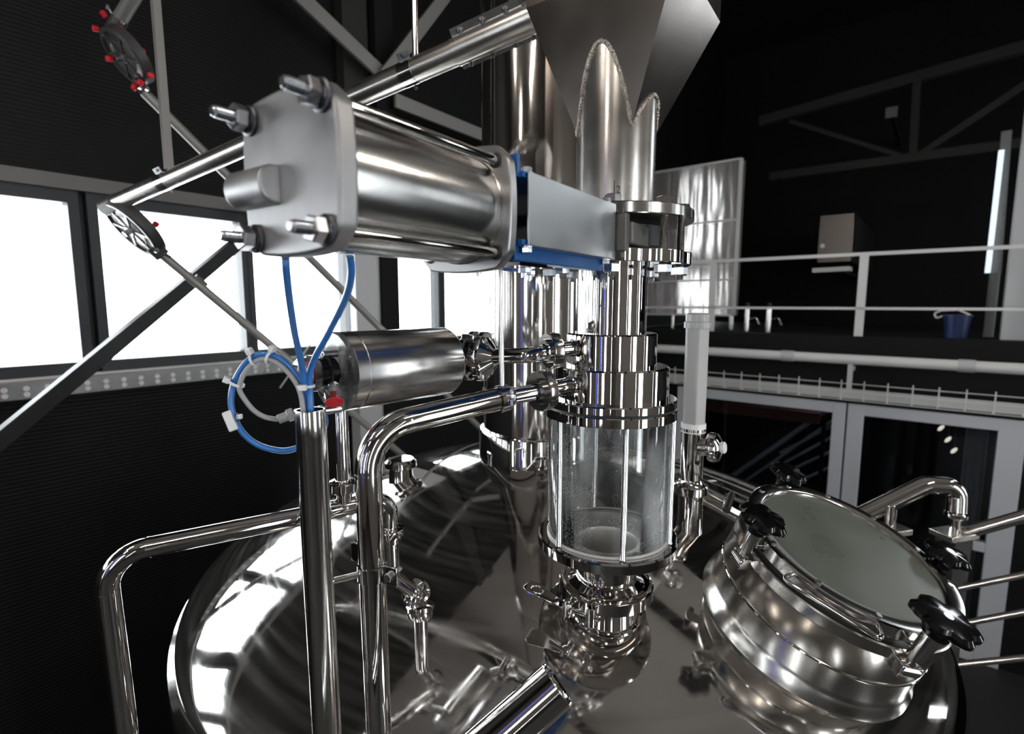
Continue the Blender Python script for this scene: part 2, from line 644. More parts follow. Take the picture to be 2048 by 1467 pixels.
def struct(name, mb, m, parent=None, loc=None, bevel=0.0):
    o = mb.build(name, m, parent, loc, bevel)
    if parent is None:
        o['kind'] = 'structure'
    return o


def plabel(o, text):
    o['label'] = text
    return o


UP = Vector((0, 0, 1))

# ================================================================== THE HALL
A0, A1 = -9.0, WA + 4.2       # extent along the window wall
B0 = -6.5
ZF = -CZ                      # floor

struct('floor', MB().prism([R(A0, B0, ZF), R(A1, B0, ZF), R(A1, WB, ZF), R(A0, WB, ZF)], (0, 0, -0.15)), 'floor')
struct('ceiling', MB().prism([R(A0, B0, ZC), R(WA - 0.6, B0, ZC), R(WA - 0.6, WB, ZC), R(A0, WB, ZC)], (0, 0, 0.15)), 'ceil')
struct('ceiling_mezzanine', MB().prism([R(WA - 0.6, B0, ZC), R(A1, B0, ZC), R(A1, WB, ZC), R(WA - 0.6, WB, ZC)], (0, 0, 0.15)), 'wallblack')


def a_at(u, v):
    return onA(u, v).dot(E1)


# ---- window wall: band of windows between zb and zt
zt = onA(205, 414).z - CZ
zb = onA(205, 719).z - CZ
FR = 0.05
zt_o, zb_o = zt + 0.075, zb - 0.075
wins = []
aw = a_at(207, 570), a_at(483, 570)
m1 = a_at(148, 570)
pw = aw[1] - aw[0]
wins.append((m1 - pw * 1.02, m1))
wins.append(aw)
wins.append((a_at(506, 570), a_at(694, 600)))
wins.append((a_at(793, 600), a_at(873, 600)))
wins.append((a_at(886, 600), a_at(1000, 600)))
w_ = a_at(1000, 600)
wins.append((w_ + 0.12, a_at(1150, 600)))
a_ = m1 - pw * 1.02 - 0.25
while a_ - pw > A0 + 0.3:
    wins.append((a_ - pw, a_))
    a_ -= pw + (0.25 if len(wins) % 2 else 0.1)

wl = MB()
wl.prism([R(A0, WB, ZF), R(A1, WB, ZF), R(A1, WB, zb_o), R(A0, WB, zb_o)], E2 * 0.2)
struct('wall_left', wl, 'wall')
# piers between the windows
ws = sorted(wins)
edge = A0
for a0, a1 in ws:
    pass
pm = MB()
lo = A0
for a0, a1 in ws:
    if a0 - FR - lo > 0.02:
        pm.prism([R(lo, WB + 0.05, zb_o), R(a0 - FR, WB + 0.05, zb_o), R(a0 - FR, WB + 0.05, zt_o), R(lo, WB + 0.05, zt_o)], E2 * 0.15)
    lo = a1 + FR
pm.prism([R(lo, WB + 0.05, zb_o), R(A1, WB + 0.05, zb_o), R(A1, WB + 0.05, zt_o), R(lo, WB + 0.05, zt_o)], E2 * 0.15)
struct('wall_left_piers', pm, 'anthra')
for i, (a0, a1) in enumerate(ws):
    m = MB()
    for p, q in (((a0 - FR, zb_o), (a0, zt_o)), ((a1, zb_o), (a1 + FR, zt_o)), ((a0, zb_o), (a1, zb)), ((a0, zt), (a1, zt_o))):
        m.prism([R(p[0], WB - 0.03, p[1]), R(q[0], WB - 0.03, p[1]), R(q[0], WB - 0.03, q[1]), R(p[0], WB - 0.03, q[1])], E2 * 0.12)
    w = struct('window_%d' % (i + 1), m, 'anthra')
    g = MB().prism([R(a0, WB + 0.03, zb), R(a1, WB + 0.03, zb), R(a1, WB + 0.03, zt), R(a0, WB + 0.03, zt)], E2 * 0.008)
    g.build('pane', 'pane', w)
    ln = bpy.data.lights.new('window_portal', 'AREA')
    ln.shape = 'RECTANGLE'
    ln.size, ln.size_y = a1 - a0, zt - zb
    ln.cycles.is_portal = True
    lo_ = bpy.data.objects.new('window_portal', ln)
    COL.objects.link(lo_)
    lo_.location = R((a0 + a1) / 2, WB + 0.22, (zt + zb) / 2)
    lo_.rotation_euler = (-E2).to_track_quat('-Z', 'Y').to_euler()

# trims above and below the window band
ztr0, ztr1 = onA(100, 376).z - CZ, onA(100, 347).z - CZ
struct('trim_1', MB().prism([R(A0, WB - 0.06, ztr0), R(A1, WB - 0.06, ztr0), R(A1, WB - 0.06, ztr1), R(A0, WB - 0.06, ztr1)], E2 * 0.06), 'trim')
zs = zb_o - 0.02
struct('trim_2', MB().prism([R(A0, WB - 0.05, zs), R(A1, WB - 0.05, zs), R(A1, WB - 0.05, zs + 0.03), R(A0, WB - 0.05, zs + 0.03)], E2 * 0.05), 'white')

# ---- other walls: windows added outside the frame bring daylight and streaks in the steel
def window_wall(name, mk, length, zlo, zhi, spans, m, zmin=ZF):
    """mk(t, z, depth) gives a point; spans are the windows along t"""
    global wcount
    wb_ = MB()

    def slab(t0, t1, z0, z1):
        wb_.prism([mk(t0, z0, 0), mk(t1, z0, 0), mk(t1, z1, 0), mk(t0, z1, 0)], mk(0, 0, 0.2) - mk(0, 0, 0))
    slab(0, length, zmin, zlo)
    slab(0, length, zhi, ZC)
    lo = 0
    for t0, t1 in spans:
        slab(lo, t0, zlo, zhi)
        lo = t1
    slab(lo, length, zlo, zhi)
    struct(name, wb_, m)
    nrm_ = (mk(0, 0, 0) - mk(0, 0, 0.2)).normalized()
    for t0, t1 in spans:
        wcount += 1
        f_ = MB()
        w_ = 0.06
        for (p, q) in (((t0, zlo), (t0 + w_, zhi)), ((t1 - w_, zlo), (t1, zhi)), ((t0 + w_, zlo), (t1 - w_, zlo + w_)), ((t0 + w_, zhi - w_), (t1 - w_, zhi))):
            f_.prism([mk(p[0], p[1], 0.04), mk(q[0], p[1], 0.04), mk(q[0], q[1], 0.04), mk(p[0], q[1], 0.04)], mk(0, 0, 0.1) - mk(0, 0, 0))
        fo = struct('window_%d' % wcount, f_, 'anthra')
        MB().prism([mk(t0 + w_, zlo + w_, 0.08), mk(t1 - w_, zlo + w_, 0.08), mk(t1 - w_, zhi - w_, 0.08), mk(t0 + w_, zhi - w_, 0.08)], mk(0, 0, 0.008) - mk(0, 0, 0)).build('pane', 'pane', fo)
        ln = bpy.data.lights.new('window_portal', 'AREA')
        ln.shape = 'RECTANGLE'
        ln.size, ln.size_y = t1 - t0, zhi - zlo
        ln.cycles.is_portal = True
        po = bpy.data.objects.new('window_portal', ln)
        COL.objects.link(po)
        po.location = mk((t0 + t1) / 2, (zlo + zhi) / 2, 0.24)
        po.rotation_euler = nrm_.to_track_quat('-Z', 'Y').to_euler()


wcount = len(ws)
# added window, high up and hidden behind the flue, to reflect in the clad tank
window_wall('wall_left_upper', lambda t, z, d: R(A0 + t, WB + d, z), A1 - A0, zt_o + 0.28, 2.5, [(a0 - A0, a1 - A0) for a0, a1 in ws if a0 > a_at(1000, 600) + 0.1], 'wall', zt_o)
window_wall('wall_back', lambda t, z, d: R(A0 - d, B0 + t, z), WB - B0, -2.7, 1.7, [(1.2, 1.5), (4.0, 4.9), (6.1, 6.25), (8.6, 9.0)], 'paint')
window_wall('wall_right', lambda t, z, d: R(A0 + t, B0 - d, z), WA - A0, -2.7, 1.9, [(1.3, 1.55), (3.6, 4.5), (5.0, 5.12), (8.4, 8.6), (9.2, 10.4), (13.6, 13.8), (14.9, 15.9)], 'paint')
window_wall('wall_right_far', lambda t, z, d: R(WA + t, B0 - d, z), A1 - WA, -0.2, 2.2, [(1.4, 2.5)], 'wallblack')  # added unseen window, brightens the right side of the hopper
window_wall('wall_front', lambda t, z, d: R(A1 + d, B0 + t, z), WB - B0, 2.7, 4.3, [(1.6, 2.9)], 'wallblack')  # added high window out of view, placed to reflect in the hopper's right face

# ---- added ceiling lamps (unseen, outside the frame, they light the kettle and streak in the steel)
k = 0
for a, b in ((-3.5, 1.8), (-3.5, -1.6), (0.6, -3.4), (-6.5, 0.4), (4.6, -3.2)):
    t = thing('fill_lamp', ['added long lamp over the hall nearest the window wall', 'added long lamp over the middle of the hall',
              'added long lamp to the right of the kettle', 'added long lamp closest to the back wall', 'added long lamp in front of the mezzanine'][k],
              'lamp', R(a, b, 3.2), 'added lamps of the hall')
    MB().box(R(a, b, 3.24), E1 * 0.9, E2 * 0.07, UP * 0.03).build('casing', 'white', t)
    MB().box(R(a, b, 3.2), E1 * 0.87, E2 * 0.055, UP * 0.012).build('diffuser', 'lamp', t)
    for e in (-0.7, 0.7):
        MB().cyl(R(a + e, b, 3.26), R(a + e, b, ZC), 0.004, 8).build('suspension_wire', 'satin', t)
    k += 1
# blue light strip on the back wall
t = thing('led_strip', 'upright blue light strip on a stand facing the kettle', 'lamp', R(-4.0, 0.4, -1.6))
MB().box(R(-4.02, 0.4, 0.0), E1 * 0.02, E2 * 0.05, UP * 1.7).build('strip_housing', 'anthra', t)
MB().box(R(-3.99, 0.4, 0.0), E1 * 0.012, E2 * 0.022, UP * 1.65).build('light_bar', 'led', t)
MB().box(R(-4.02, 0.4, -2.55), E1 * 0.05, E2 * 0.05, UP * 0.85).build('stand', 'anthra', t)

# roof beams under the ceiling
for i, a in enumerate((-2.2, 1.4, 4.8)):
    m = MB().prism([R(a - 0.08, B0, ZC - 0.35), R(a + 0.08, B0, ZC - 0.35), R(a + 0.08, WB, ZC - 0.35), R(a - 0.08, WB, ZC - 0.35)], (0, 0, 0.35))
    struct('beam_%d' % (i + 1), m, 'truss')

# ================================================================== WINDOW WALL FITTINGS
# columns between the third and fourth window
c0, c1, c2 = onA(712, 600, 0.12).dot(E1), onA(760, 600, 0.12).dot(E1), onA(793, 600, 0.12).dot(E1)
struct('column_1', MB().prism([R(c0, WB - 0.12, ZF), R(c1, WB - 0.12, ZF), R(c1, WB - 0.12, ztr0), R(c0, WB - 0.12, ztr0)], E2 * 0.12), 'colwhite')
struct('column_2', MB().prism([R(c1, WB - 0.16, ZF), R(c2, WB - 0.16, ZF), R(c2, WB - 0.16, ZC), R(c1, WB - 0.16, ZC)], E2 * 0.16), 'wallblack')
struct('column_3', MB().prism([R(c0 - 0.02, WB - 0.10, ztr1), R(c1 - 0.03, WB - 0.10, ztr1), R(c1 - 0.03, WB - 0.10, ZC), R(c0 - 0.02, WB - 0.10, ZC)], E2 * 0.10), 'truss')

# perforated cable tray under the windows
zt0, zt1 = onA(200, 782, 0.12).z - CZ, onA(200, 752, 0.12).z - CZ
ta0, ta1 = onA(-120, 780, 0.12).dot(E1), min(onA(990, 700, 0.12).dot(E1), WA - 0.3)
t = thing('cable_tray', 'long perforated metal cable tray running under the windows', 'cable tray', R(ta0, WB - 0.06, zt0))
m = MB()
m.prism([R(ta0, WB - 0.12, zt0), R(ta1, WB - 0.12, zt0), R(ta1, WB - 0.12, zt1), R(ta0, WB - 0.12, zt1)], E2 * 0.004)
m.prism([R(ta0, WB - 0.12, zt0), R(ta1, WB - 0.12, zt0), R(ta1, WB - 0.006, zt0), R(ta0, WB - 0.006, zt0)], UP * 0.004)
m.prism([R(ta0, WB - 0.12, zt1), R(ta1, WB - 0.12, zt1), R(ta1, WB - 0.06, zt1), R(ta0, WB - 0.06, zt1)], UP * 0.004)
nf = len(m.f)
h = m
a = ta0 + 0.05
while a < ta1:
    for q in (0.3, 0.66):
        z = zt0 + (zt1 - zt0) * q
        h.cyl(R(a, WB - 0.1205, z), R(a, WB - 0.1225, z), 0.014, 10)  # white discs stand for the daylight showing through the holes
    a += 0.085
o = m.build('tray_side', 'galv', t)
o.data.materials.append(M['white'])
for i in range(nf, len(o.data.polygons)):
    o.data.polygons[i].material_index = 1

# dark diagonal brace crossing the second window, steel flats above
def brace(name, label, p0, p1, w, hh, m, up=(0, 0, 1)):
    o = MB().bar(p0, p1, w, hh, up).build(name, m, bevel=0.003)
    return tag(o, label, 'brace')

brace('diagonal_brace', 'dark lacquered diagonal brace crossing in front of the second window', onA(-90, 952, 0.75), onA(560, 415, 0.30), 0.05, 0.072, 'darkbrace')
brace('steel_brace', 'grey flat brace sloping down to the right at the top of the wall', onA(540, -65, 0.24), onA(775, 158, 0.24), 0.03, 0.11, 'brace')
brace('steel_brace', 'grey flat brace leaning the other way beside the hanging rod', onA(930, -60, 0.30), onA(770, 150, 0.30), 0.03, 0.10, 'brace')
o = MB().cyl(onA(690, 588, 0.3), onA(560, 775, 0.3), 0.006, 8).build('stay_rod', 'colwhite')
tag(o, 'very thin pale rod slanting behind the two blue hoses', 'rod')
brace('steel_brace', 'grey flat brace ending against the tall round flue', onA(790, 200, 0.24), onA(1010, 288, 0.24), 0.03, 0.11, 'brace')

# ================================================================== MEZZANINE SIDE
zfl = onB(1722, 672).z - CZ       # mezzanine floor
bL, bR_ = WB, B0
struct('mezzanine_floor', MB().prism([R(WA, B0, zfl - 0.32), R(A1, B0, zfl - 0.32), R(A1, WB, zfl - 0.32), R(WA, WB, zfl - 0.32)], UP * 0.32), 'wallblack')
# white guard rail
zr1, zr2 = onB(1722, 507).z - CZ, onB(1722, 616).z - CZ
t = thing('guard_rail', 'white two bar guard rail along the mezzanine edge', 'railing', R(WA + 0.05, 0, zfl))
rb0, rb1 = onB(2150, 500).dot(E2), WB - 0.06
MB().bar(R(WA + 0.05, rb0, zr1), R(WA + 0.05, rb1, zr1), 0.04, 0.04).build('top_rail', 'white', t)
MB().bar(R(WA + 0.05, rb0, zr2), R(WA + 0.05, rb1, zr2), 0.03, 0.03).build('middle_rail', 'white', t)
for u in (2110, 1722, 1424, 1262):
    b = onB(u, 600, 0.05).dot(E2)
    MB().bar(R(WA + 0.05, b, zfl), R(WA + 0.05, b, zr1), 0.09, 0.03, E1).build('post', 'white', t)
# big horizontal pipe below the edge
zp = onB(1722, 719, -0.25).z - CZ
t = thing('horizontal_pipe', 'long polished horizontal pipe below the mezzanine edge', 'pipe', R(WA - 0.25, 0, zp))
MB().cyl(R(WA - 0.25, rb0, zp), R(WA - 0.25, rb1, zp), 0.058, 20).build('pipe_body', 'white', t)
for u in (1575, 1935):
    b = onB(u, 712, -0.25).dot(E2)
    MB().cyl(R(WA - 0.25, b - 0.07, zp), R(WA - 0.25, b + 0.07, zp), 0.068, 20).build('coupling', 'colwhite', t)
m = MB()
b = onB(1700, 760, -0.2).dot(E2)
m.bar(R(WA - 0.25, b, zp), R(WA - 0.25, b, zp - 0.35), 0.05, 0.05, E1)
m.bar(R(WA - 0.25, b, zp - 0.12), R(WA - 0.001, b, zp - 0.12), 0.05, 0.05)
m.build('pipe_bracket', 'colwhite', t)
# white wire basket tray
z0, z1 = onB(1722, 801, -0.12).z - CZ, onB(1722, 768, -0.12).z - CZ
t = thing('wire_basket_tray', 'white wire basket cable tray above the glass doors', 'cable tray', R(WA - 0.12, 0, z0))
m = MB()
m.bar(R(WA - 0.02, rb0, z0 + 0.06), R(WA - 0.02, rb1, z0 + 0.06), 0.01, 0.12)
m.build('tray_back', 'white', t)
m = MB()
for z in (z0, (z0 + z1) / 2, z1):
    m.cyl(R(WA - 0.14, rb0, z), R(WA - 0.14, rb1, z), 0.006, 6)
m.build('long_wire', 'white', t)
m = MB()
b = rb0
while b < rb1:
    m.tube([R(WA - 0.14, b, z1 + 0.04), R(WA - 0.14, b, z0), R(WA - 0.02, b, z0)], 0.007, 6)
    b += 0.23
m.build('cross_wire', 'white', t)
# wall with glass doors below
zh1 = onB(1722, 808).z - CZ
zh0 = onB(1722, 826).z - CZ
struct('door_lintel', MB().prism([R(WA, B0, zh1), R(WA, WB, zh1), R(WA, WB, zfl - 0.32), R(WA, B0, zfl - 0.32)], E1 * 0.15), 'wallblack')
dj = []
for (u0, u1) in ((1352, 1378), (1660, 1686), (1690, 1722), (1992, 2048)):
    dj.append((onB(u0, 900).dot(E2), onB(u1, 900).dot(E2)))
dn = 1
for (ja, jb) in ((0, 1), (2, 3)):
    l0, l1 = dj[ja][0], dj[ja][1]
    r0, r1 = dj[jb][0], dj[jb][1]
    m = MB()
    for p, q in (((l1, ZF), (l0, zh1)), ((r1, ZF), (r0, zh1))):
        m.prism([R(WA - 0.03, p[0], p[1]), R(WA - 0.03, q[0], p[1]), R(WA - 0.03, q[0], q[1]), R(WA - 0.03, p[0], q[1])], E1 * 0.12)
    m.prism([R(WA - 0.03, r0, zh0 - 0.02), R(WA - 0.03, l1, zh0 - 0.02), R(WA - 0.03, l1, zh1), R(WA - 0.03, r0, zh1)], E1 * 0.12)
    m.prism([R(WA - 0.03, r0, ZF), R(WA - 0.03, l1, ZF), R(WA - 0.03, l1, ZF + 0.12), R(WA - 0.03, r0, ZF + 0.12)], E1 * 0.12)
    if dn == 2:
        zq = onB(1980, 1105).z - CZ
        bq = onB(1955, 1000).dot(E2)
        m.prism([R(WA - 0.03, r0, zq), R(WA - 0.03, bq, zq), R(WA - 0.03, bq, zq + 0.1), R(WA - 0.03, r0, zq + 0.1)], E1 * 0.1)
    d = struct('door_%d' % dn, m, 'framegrey', bevel=0.006)
    MB().prism([R(WA + 0.02, r0, ZF + 0.12), R(WA + 0.02, l1, ZF + 0.12), R(WA + 0.02, l1, zh0 - 0.02), R(WA + 0.02, r0, zh0 - 0.02)], E1 * 0.01).build('pane', 'doorpane', d)
    dn += 1
struct('wall_below_mezzanine', MB().prism([R(WA, dj[0][0], ZF), R(WA, WB, ZF), R(WA, WB, zh1), R(WA, dj[0][0], zh1)], E1 * 0.15)
       .prism([R(WA, B0, ZF), R(WA, dj[3][1], ZF), R(WA, dj[3][1], zh1), R(WA, B0, zh1)], E1 * 0.15), 'wallblack')
struct('trim_3', MB().prism([R(WA - 0.02, dj[2][0], ZF), R(WA - 0.02, dj[1][1], ZF), R(WA - 0.02, dj[1][1], zh1), R(WA - 0.02, dj[2][0], zh1)], E1 * 0.1), 'anthra')

# room seen through the glass
t = thing('fill_lamp', 'added flat lamp below the mezzanine, hidden above the glass doors', 'lamp', R(WA + 1.6, onB(1700, 900).dot(E2), zfl - 0.36))  # added unseen lamp, brightens the stair railing behind the door
MB().box(R(WA + 1.6, onB(1700, 900).dot(E2), zfl - 0.34), E1 * 0.12, E2 * 0.7, UP * 0.02).build('casing', 'white', t)
MB().box(R(WA + 1.6, onB(1700, 900).dot(E2), zfl - 0.365), E1 * 0.10, E2 * 0.66, UP * 0.006).build('diffuser', emit('soft fill lamp diffuser', (0.9, 0.94, 1.0), 8.0), t)
o = MB().bar(onB(1380, 806, 0.9), onB(1640, 836, 0.9), 0.1, 0.16).build('wooden_beam', 'wood')
tag(o, 'orange wooden beam behind the left glass door', 'beam')
sr = thing('stair_railing', 'steel stair railing with slanting bars behind the left glass door', 'railing', R(WA + 1.0, onB(1560, 1000, 1).dot(E2), ZF))
MB().cyl(onB(1440, 968, 1.0), onB(1680, 800, 1.0), 0.035, 12).build('hand_rail', 'colwhite', sr)
for (u0, v0, u1, v1) in ((1470, 975, 1680, 830), (1560, 905, 1680, 842), (1555, 932, 1680, 864), (1580, 940, 1680, 893), (1590, 965, 1680, 924)):
    MB().cyl(onB(u0, v0, 1.05), onB(u1, v1, 1.05), 0.02, 10).build('rail_bar', 'colwhite', sr)
m = MB()
for u, v in ((1450, 965), (1650, 822)):
    p = onB(u, v, 1.02)
    m.cyl(Vector((p.x, p.y, 0)), p, 0.03, 10)
m.build('post', 'iron', sr)
i = 0
lampl = ['topmost of the slanted row of small warm lamps behind the right glass door', 'second from the top of the small warm lamps behind the right glass door',
         'third from the top of the small warm lamps behind the right glass door', 'lowest of the slanted row of small warm lamps behind the right glass door']
for (u, v) in ((1866, 822), (1882, 855), (1896, 878), (1908, 900)):
    p = onB(u, v, 1.2)
    o = thing('spot_lamp', lampl[i], 'lamp', p, 'small lamps behind the right glass door')
    q = (onB(u - 8, v + 7, 1.2) - p).normalized()
    MB().sphere(p, 0.022, 12, q, 2.2).build('bulb', 'lampwarm', o)
    MB().cyl(p + UP * 0.03, Vector((p.x, p.y, zfl - 0.32 + CZ)), 0.006, 6).build('cord', 'iron', o)
    i += 1
for u, lab in ((1952, 'left beige curtain strip hanging behind the right glass door'), (1972, 'right beige curtain strip hanging behind the right glass door')):
    p0, p1 = onB(u, 800, 0.6), onB(u, 1000, 0.6)
    b = p0.dot(E2)
    pts = []
    for kk in range(9):
        pts.append(R(WA + 0.6 + 0.02 * math.sin(kk * 1.57), b - 0.06 + kk * 0.015, ZF + 0.1))
    mm = MB()
    poly = pts + [q + E1 * 0.006 for q in reversed(pts)]
    mm.prism(poly, UP * (zh1 - ZF - 0.05))
    tag(mm.build('curtain', 'curtain'), lab, 'curtain', 'curtain strips behind the right glass door')

# on the mezzanine: clad tank, panel, glowing tube, column, truss, taps, bucket
p0, p1 = onB(1296, 655, 0.45), onB(1466, 655, 0.45)
bb0, bb1 = min(p0.dot(E2), WB - 0.55), p1.dot(E2)
ztop = onB(1460, 320, 0.45).z - CZ
zbot = zfl + 0.22
t = thing('clad_tank', 'tall steel clad tank standing behind the white guard rail', 'tank', R(WA + 0.55, (bb0 + bb1) / 2, zfl))
sheetm = mat('wavy cladding sheet', (0.78, 0.74, 0.72), 0.8, 0.17, bump=1.0, bscale=2.2, stretch=(2.0, 2.0, 0.3))
MB().prism([R(WA + 0.45, bb1, zbot), R(WA + 0.45, bb0 + 0.5, zbot), R(WA + 0.45, bb0 + 0.5, ztop), R(WA + 0.45, bb1, ztop)], E1 * 0.2).build('cladding', sheetm, t)
m = MB()
for z in (zbot, zbot + (ztop - zbot) * 0.235, zbot + (ztop - zbot) * 0.62, ztop):
    m.bar(R(WA + 0.445, bb1, z), R(WA + 0.445, bb0 + 0.5, z), 0.02, 0.025)
m.bar(R(WA + 0.445, bb1, zbot), R(WA + 0.445, bb1, ztop), 0.05, 0.02, E1)
m.build('edge_strip', 'white', t)
for db in (0.06, 0.5, 0.95):
    MB().cyl(R(WA + 0.55, bb1 + db, zfl), R(WA + 0.55, bb1 + db, zbot), 0.04, 12).build('leg', 'satin', t)

t = thing('wall_cabinet', 'small bare steel cabinet on the dark wall above the guard rail', 'cabinet', onB(1672, 522, 1.3))
pa, pb = onB(1640, 430, 1.3), onB(1702, 522, 1.3)
zz0, zz1, b0_, b1_ = pb.z - CZ, pa.z - CZ, pb.dot(E2), pa.dot(E2)
MB().prism([R(WA + 1.3, b0_, zz0), R(WA + 1.3, b1_, zz0), R(WA + 1.3, b1_, zz1), R(WA + 1.3, b0_, zz1)], E1 * 0.3).build('cabinet_body', mat('cabinet sheet', (0.20, 0.175, 0.16), 1, 0.28, bump=0.5, bscale=1.6), t, bevel=0.01)
MB().cyl(onB(1645, 491, 1.3), onB(1645, 491, 1.25), 0.03, 10).build('lock', 'white', t)
MB().prism([R(WA + 1.6, b0_, zz0), R(WA + 1.6, b1_, zz0), R(WA + 1.6, b1_, zz1), R(WA + 1.6, b0_, zz1)], E1 * (A1 - WA - 1.6)).build('mount', 'wallblack', t)
o = MB().bar(onB(1628, 541, 1.2), onB(1702, 537, 1.2), 0.3, 0.06).build('wall_shelf', 'white')
tag(o, 'thin white shelf below the small steel cabinet', 'shelf')
# its bracket to the back wall
MB().prism([onB(1640, 545, 1.3), onB(1690, 545, 1.3), onB(1690, 541, 1.3), onB(1640, 541, 1.3)], E1 * (A1 - WA - 1.3)).build('shelf_bracket', 'wallblack', o)

t = thing('glow_tube', 'tall slim cool white glowing tube near the right edge above the guard rail', 'lamp', onB(1975, 545, 0.8))
MB().bar(onB(1975, 545, 0.8), onB(2003, 300, 0.8), 0.05, 0.05, E1).build('diffuser', 'tubeglow', t)  # pale tube drawn with an emission of its own
MB().bar(onB(1992, 545, 0.86), onB(2013, 262, 0.86), 0.09, 0.06, E1).build('casing', 'galv', t)
pq = onB(1990, 545, 0.86)
MB().cyl(Vector((pq.x, pq.y, zfl + CZ)), pq, 0.05, 10).build('stand', 'trim', t)
b = onB(2035, 600, 0.3).dot(E2)
struct('column_4', MB().prism([R(WA + 0.3, b - 0.35, zfl), R(WA + 0.3, b + 0.1, zfl), R(WA + 0.3, b + 0.1, 2.3), R(WA + 0.3, b - 0.35, 2.3)], E1 * 0.2), 'colwhite')
# roof truss in the dark
TO = 2.2
t = thing('roof_truss', 'dark steel roof truss above the mezzanine', 'truss', onB(1560, 350, TO))
MB().bar(onB(1520, 243, TO), onB(2120, 74, TO), 0.14, 0.14).build('top_chord', 'truss', t)
MB().bar(onB(1540, 353, TO), onB(2120, 276, TO), 0.12, 0.12).build('bottom_chord', 'truss', t)
MB().bar(onB(1834, 160, TO), onB(1826, 312, TO), 0.09, 0.09, E1).build('upright', 'truss', t)
MB().bar(onB(1580, 242, TO), onB(1812, 315, TO), 0.06, 0.06).build('web_bar', 'truss', t)
MB().bar(onB(1835, 312, TO), onB(2100, 135, TO), 0.08, 0.08).build('web_bar', 'truss', t)
o = MB().box(onB(1783, 224, TO - 0.05), E1 * 0.02, E2 * 0.07, UP * 0.07).build('wall_sensor', 'trim')
tag(o, 'tiny pale box between the truss bars', 'sensor')
MB().prism([onB(1778, 229, TO), onB(1788, 229, TO), onB(1788, 220, TO), onB(1778, 220, TO)], E1 * (A1 - WA - TO)).build('mount', 'wallblack', o)
# wall behind truss is wall_front; taps
for (u, lab) in ((1491, 'left of the two small steel taps behind the guard rail'), (1534, 'right of the two small steel taps behind the guard rail')):
    p = onB(u, 693, 0.3)
    p.z = zfl + CZ
    t = thing('tap', lab, 'tap', p, 'steel taps behind the guard rail')
    MB().cyl(p, p + UP * 0.32, 0.04, 14).build('tap_body', 'satin', t)
    MB().tube([p + UP * 0.16, p + UP * 0.2 - E2 * 0.12, p + UP * 0.1 - E2 * 0.16], 0.02, 10, 0.03).build('spout', 'satin', t)
    MB().cyl(p + UP * 0.32, p + UP * 0.4, 0.025, 12).build('knob', 'iron', t)
p = onB(1908, 704, 0.35)
p.z = zfl + CZ
t = thing('bucket', 'blue bucket with wire handle on the mezzanine floor', 'bucket', p)
MB().lathe(p, UP, [(0.10, 0), (0.125, 0.25), (0.132, 0.25), (0.132, 0.265), (0.118, 0.265), (0.095, 0.02), (0, 0.02)], 24).build('bucket_body', 'bucket', t)
MB().tube([p + E2 * 0.132 + UP * 0.25, p + E2 * 0.19 + UP * 0.22, p + E2 * 0.21 + UP * 0.28, p + E2 * 0.15 + UP * 0.31, p + UP * 0.32, p - E2 * 0.132 + UP * 0.25], 0.010, 8, 0.02).build('handle', 'white', t)
# dark ducting stub on the floor keeps the wall base

# ================================================================== THE KETTLE
KX, KY, KR = 0.141, 2.009, 1.2635
KZ, KH, KE1, KE2 = -0.964, 0.419, 1.1325, 0.70


def dome_z(x, y):
    r = math.hypot(x - KX, y - KY) / KR
    return KZ + KH * max(1 - r ** KE1, 0) ** KE2


def to_dome(p, d, extra=0.004):
    """walk from p along d until the dome is reached"""
    d = d.normalized()
    q = p.copy()
    for _ in range(2000):
        if q.z - CZ < dome_z(q.x, q.y) or q.z - CZ < KZ - 0.3:
            break
        q += d * 0.002
    return q + d * extra


def on_dome(u, v, lift=0.0):
    o = Vector((0, 0, CZ))
    return to_dome(o + (P(u, v, 1) - o) * 0.5, P(u, v, 1) - o, 0) + Vector((0, 0, lift))


t = thing('brew_kettle', 'huge polished steel brew kettle with a domed top', 'kettle', (KX, KY, 0))
prof = []
for k in range(61):
    q = 1 - (1 - k / 60) ** 2
    prof.append((max(KR * q, 1e-4), KH * max(1 - q ** KE1, 0) ** KE2))
prof[0] = (0, prof[0][1])
prof += [(KR, -0.03)]
MB().lathe(V(KX, KY, KZ), UP, prof, 200, cap=False).build('dome', 'dome', t, sharp=60)
MB().lathe(V(KX, KY, KZ), UP, [(KR - 0.02, -0.03), (KR + 0.018, -0.03), (KR + 0.024, -0.05), (KR + 0.018, -0.07), (KR - 0.02, -0.07)], 200, loop=True).build('rim', 'chrome', t)
MB().lathe(V(KX, KY, KZ), UP, [(KR + 0.008, -0.07), (KR + 0.008, KZ * 0 - (CZ + KZ))], 160, cap=False).build('shell', 'satin', t, sharp=60)

# flue
FX, FY, FRr = 0.0875, 2.009, 0.198
t = thing('round_flue', 'wide round steel flue rising from the top of the kettle', 'flue', V(FX, FY, -0.56))
MB().lathe(V(FX, FY, 0), UP, [(FRr, -0.56), (FRr, ZC + 0.1)], 72, cap=False).build('flue_pipe', 'fluesteel', t)
MB().lathe(V(FX, FY, 0), UP, [(FRr, -0.61), (0.216, -0.61), (0.216, -0.487), (0.212, -0.479), (FRr, -0.479)], 72, loop=True).build('base_collar', 'chrome', t)
MB().torus(V(FX, FY, 0.95), UP, FRr, 0.005, 72).build('seam', 'satin', t)

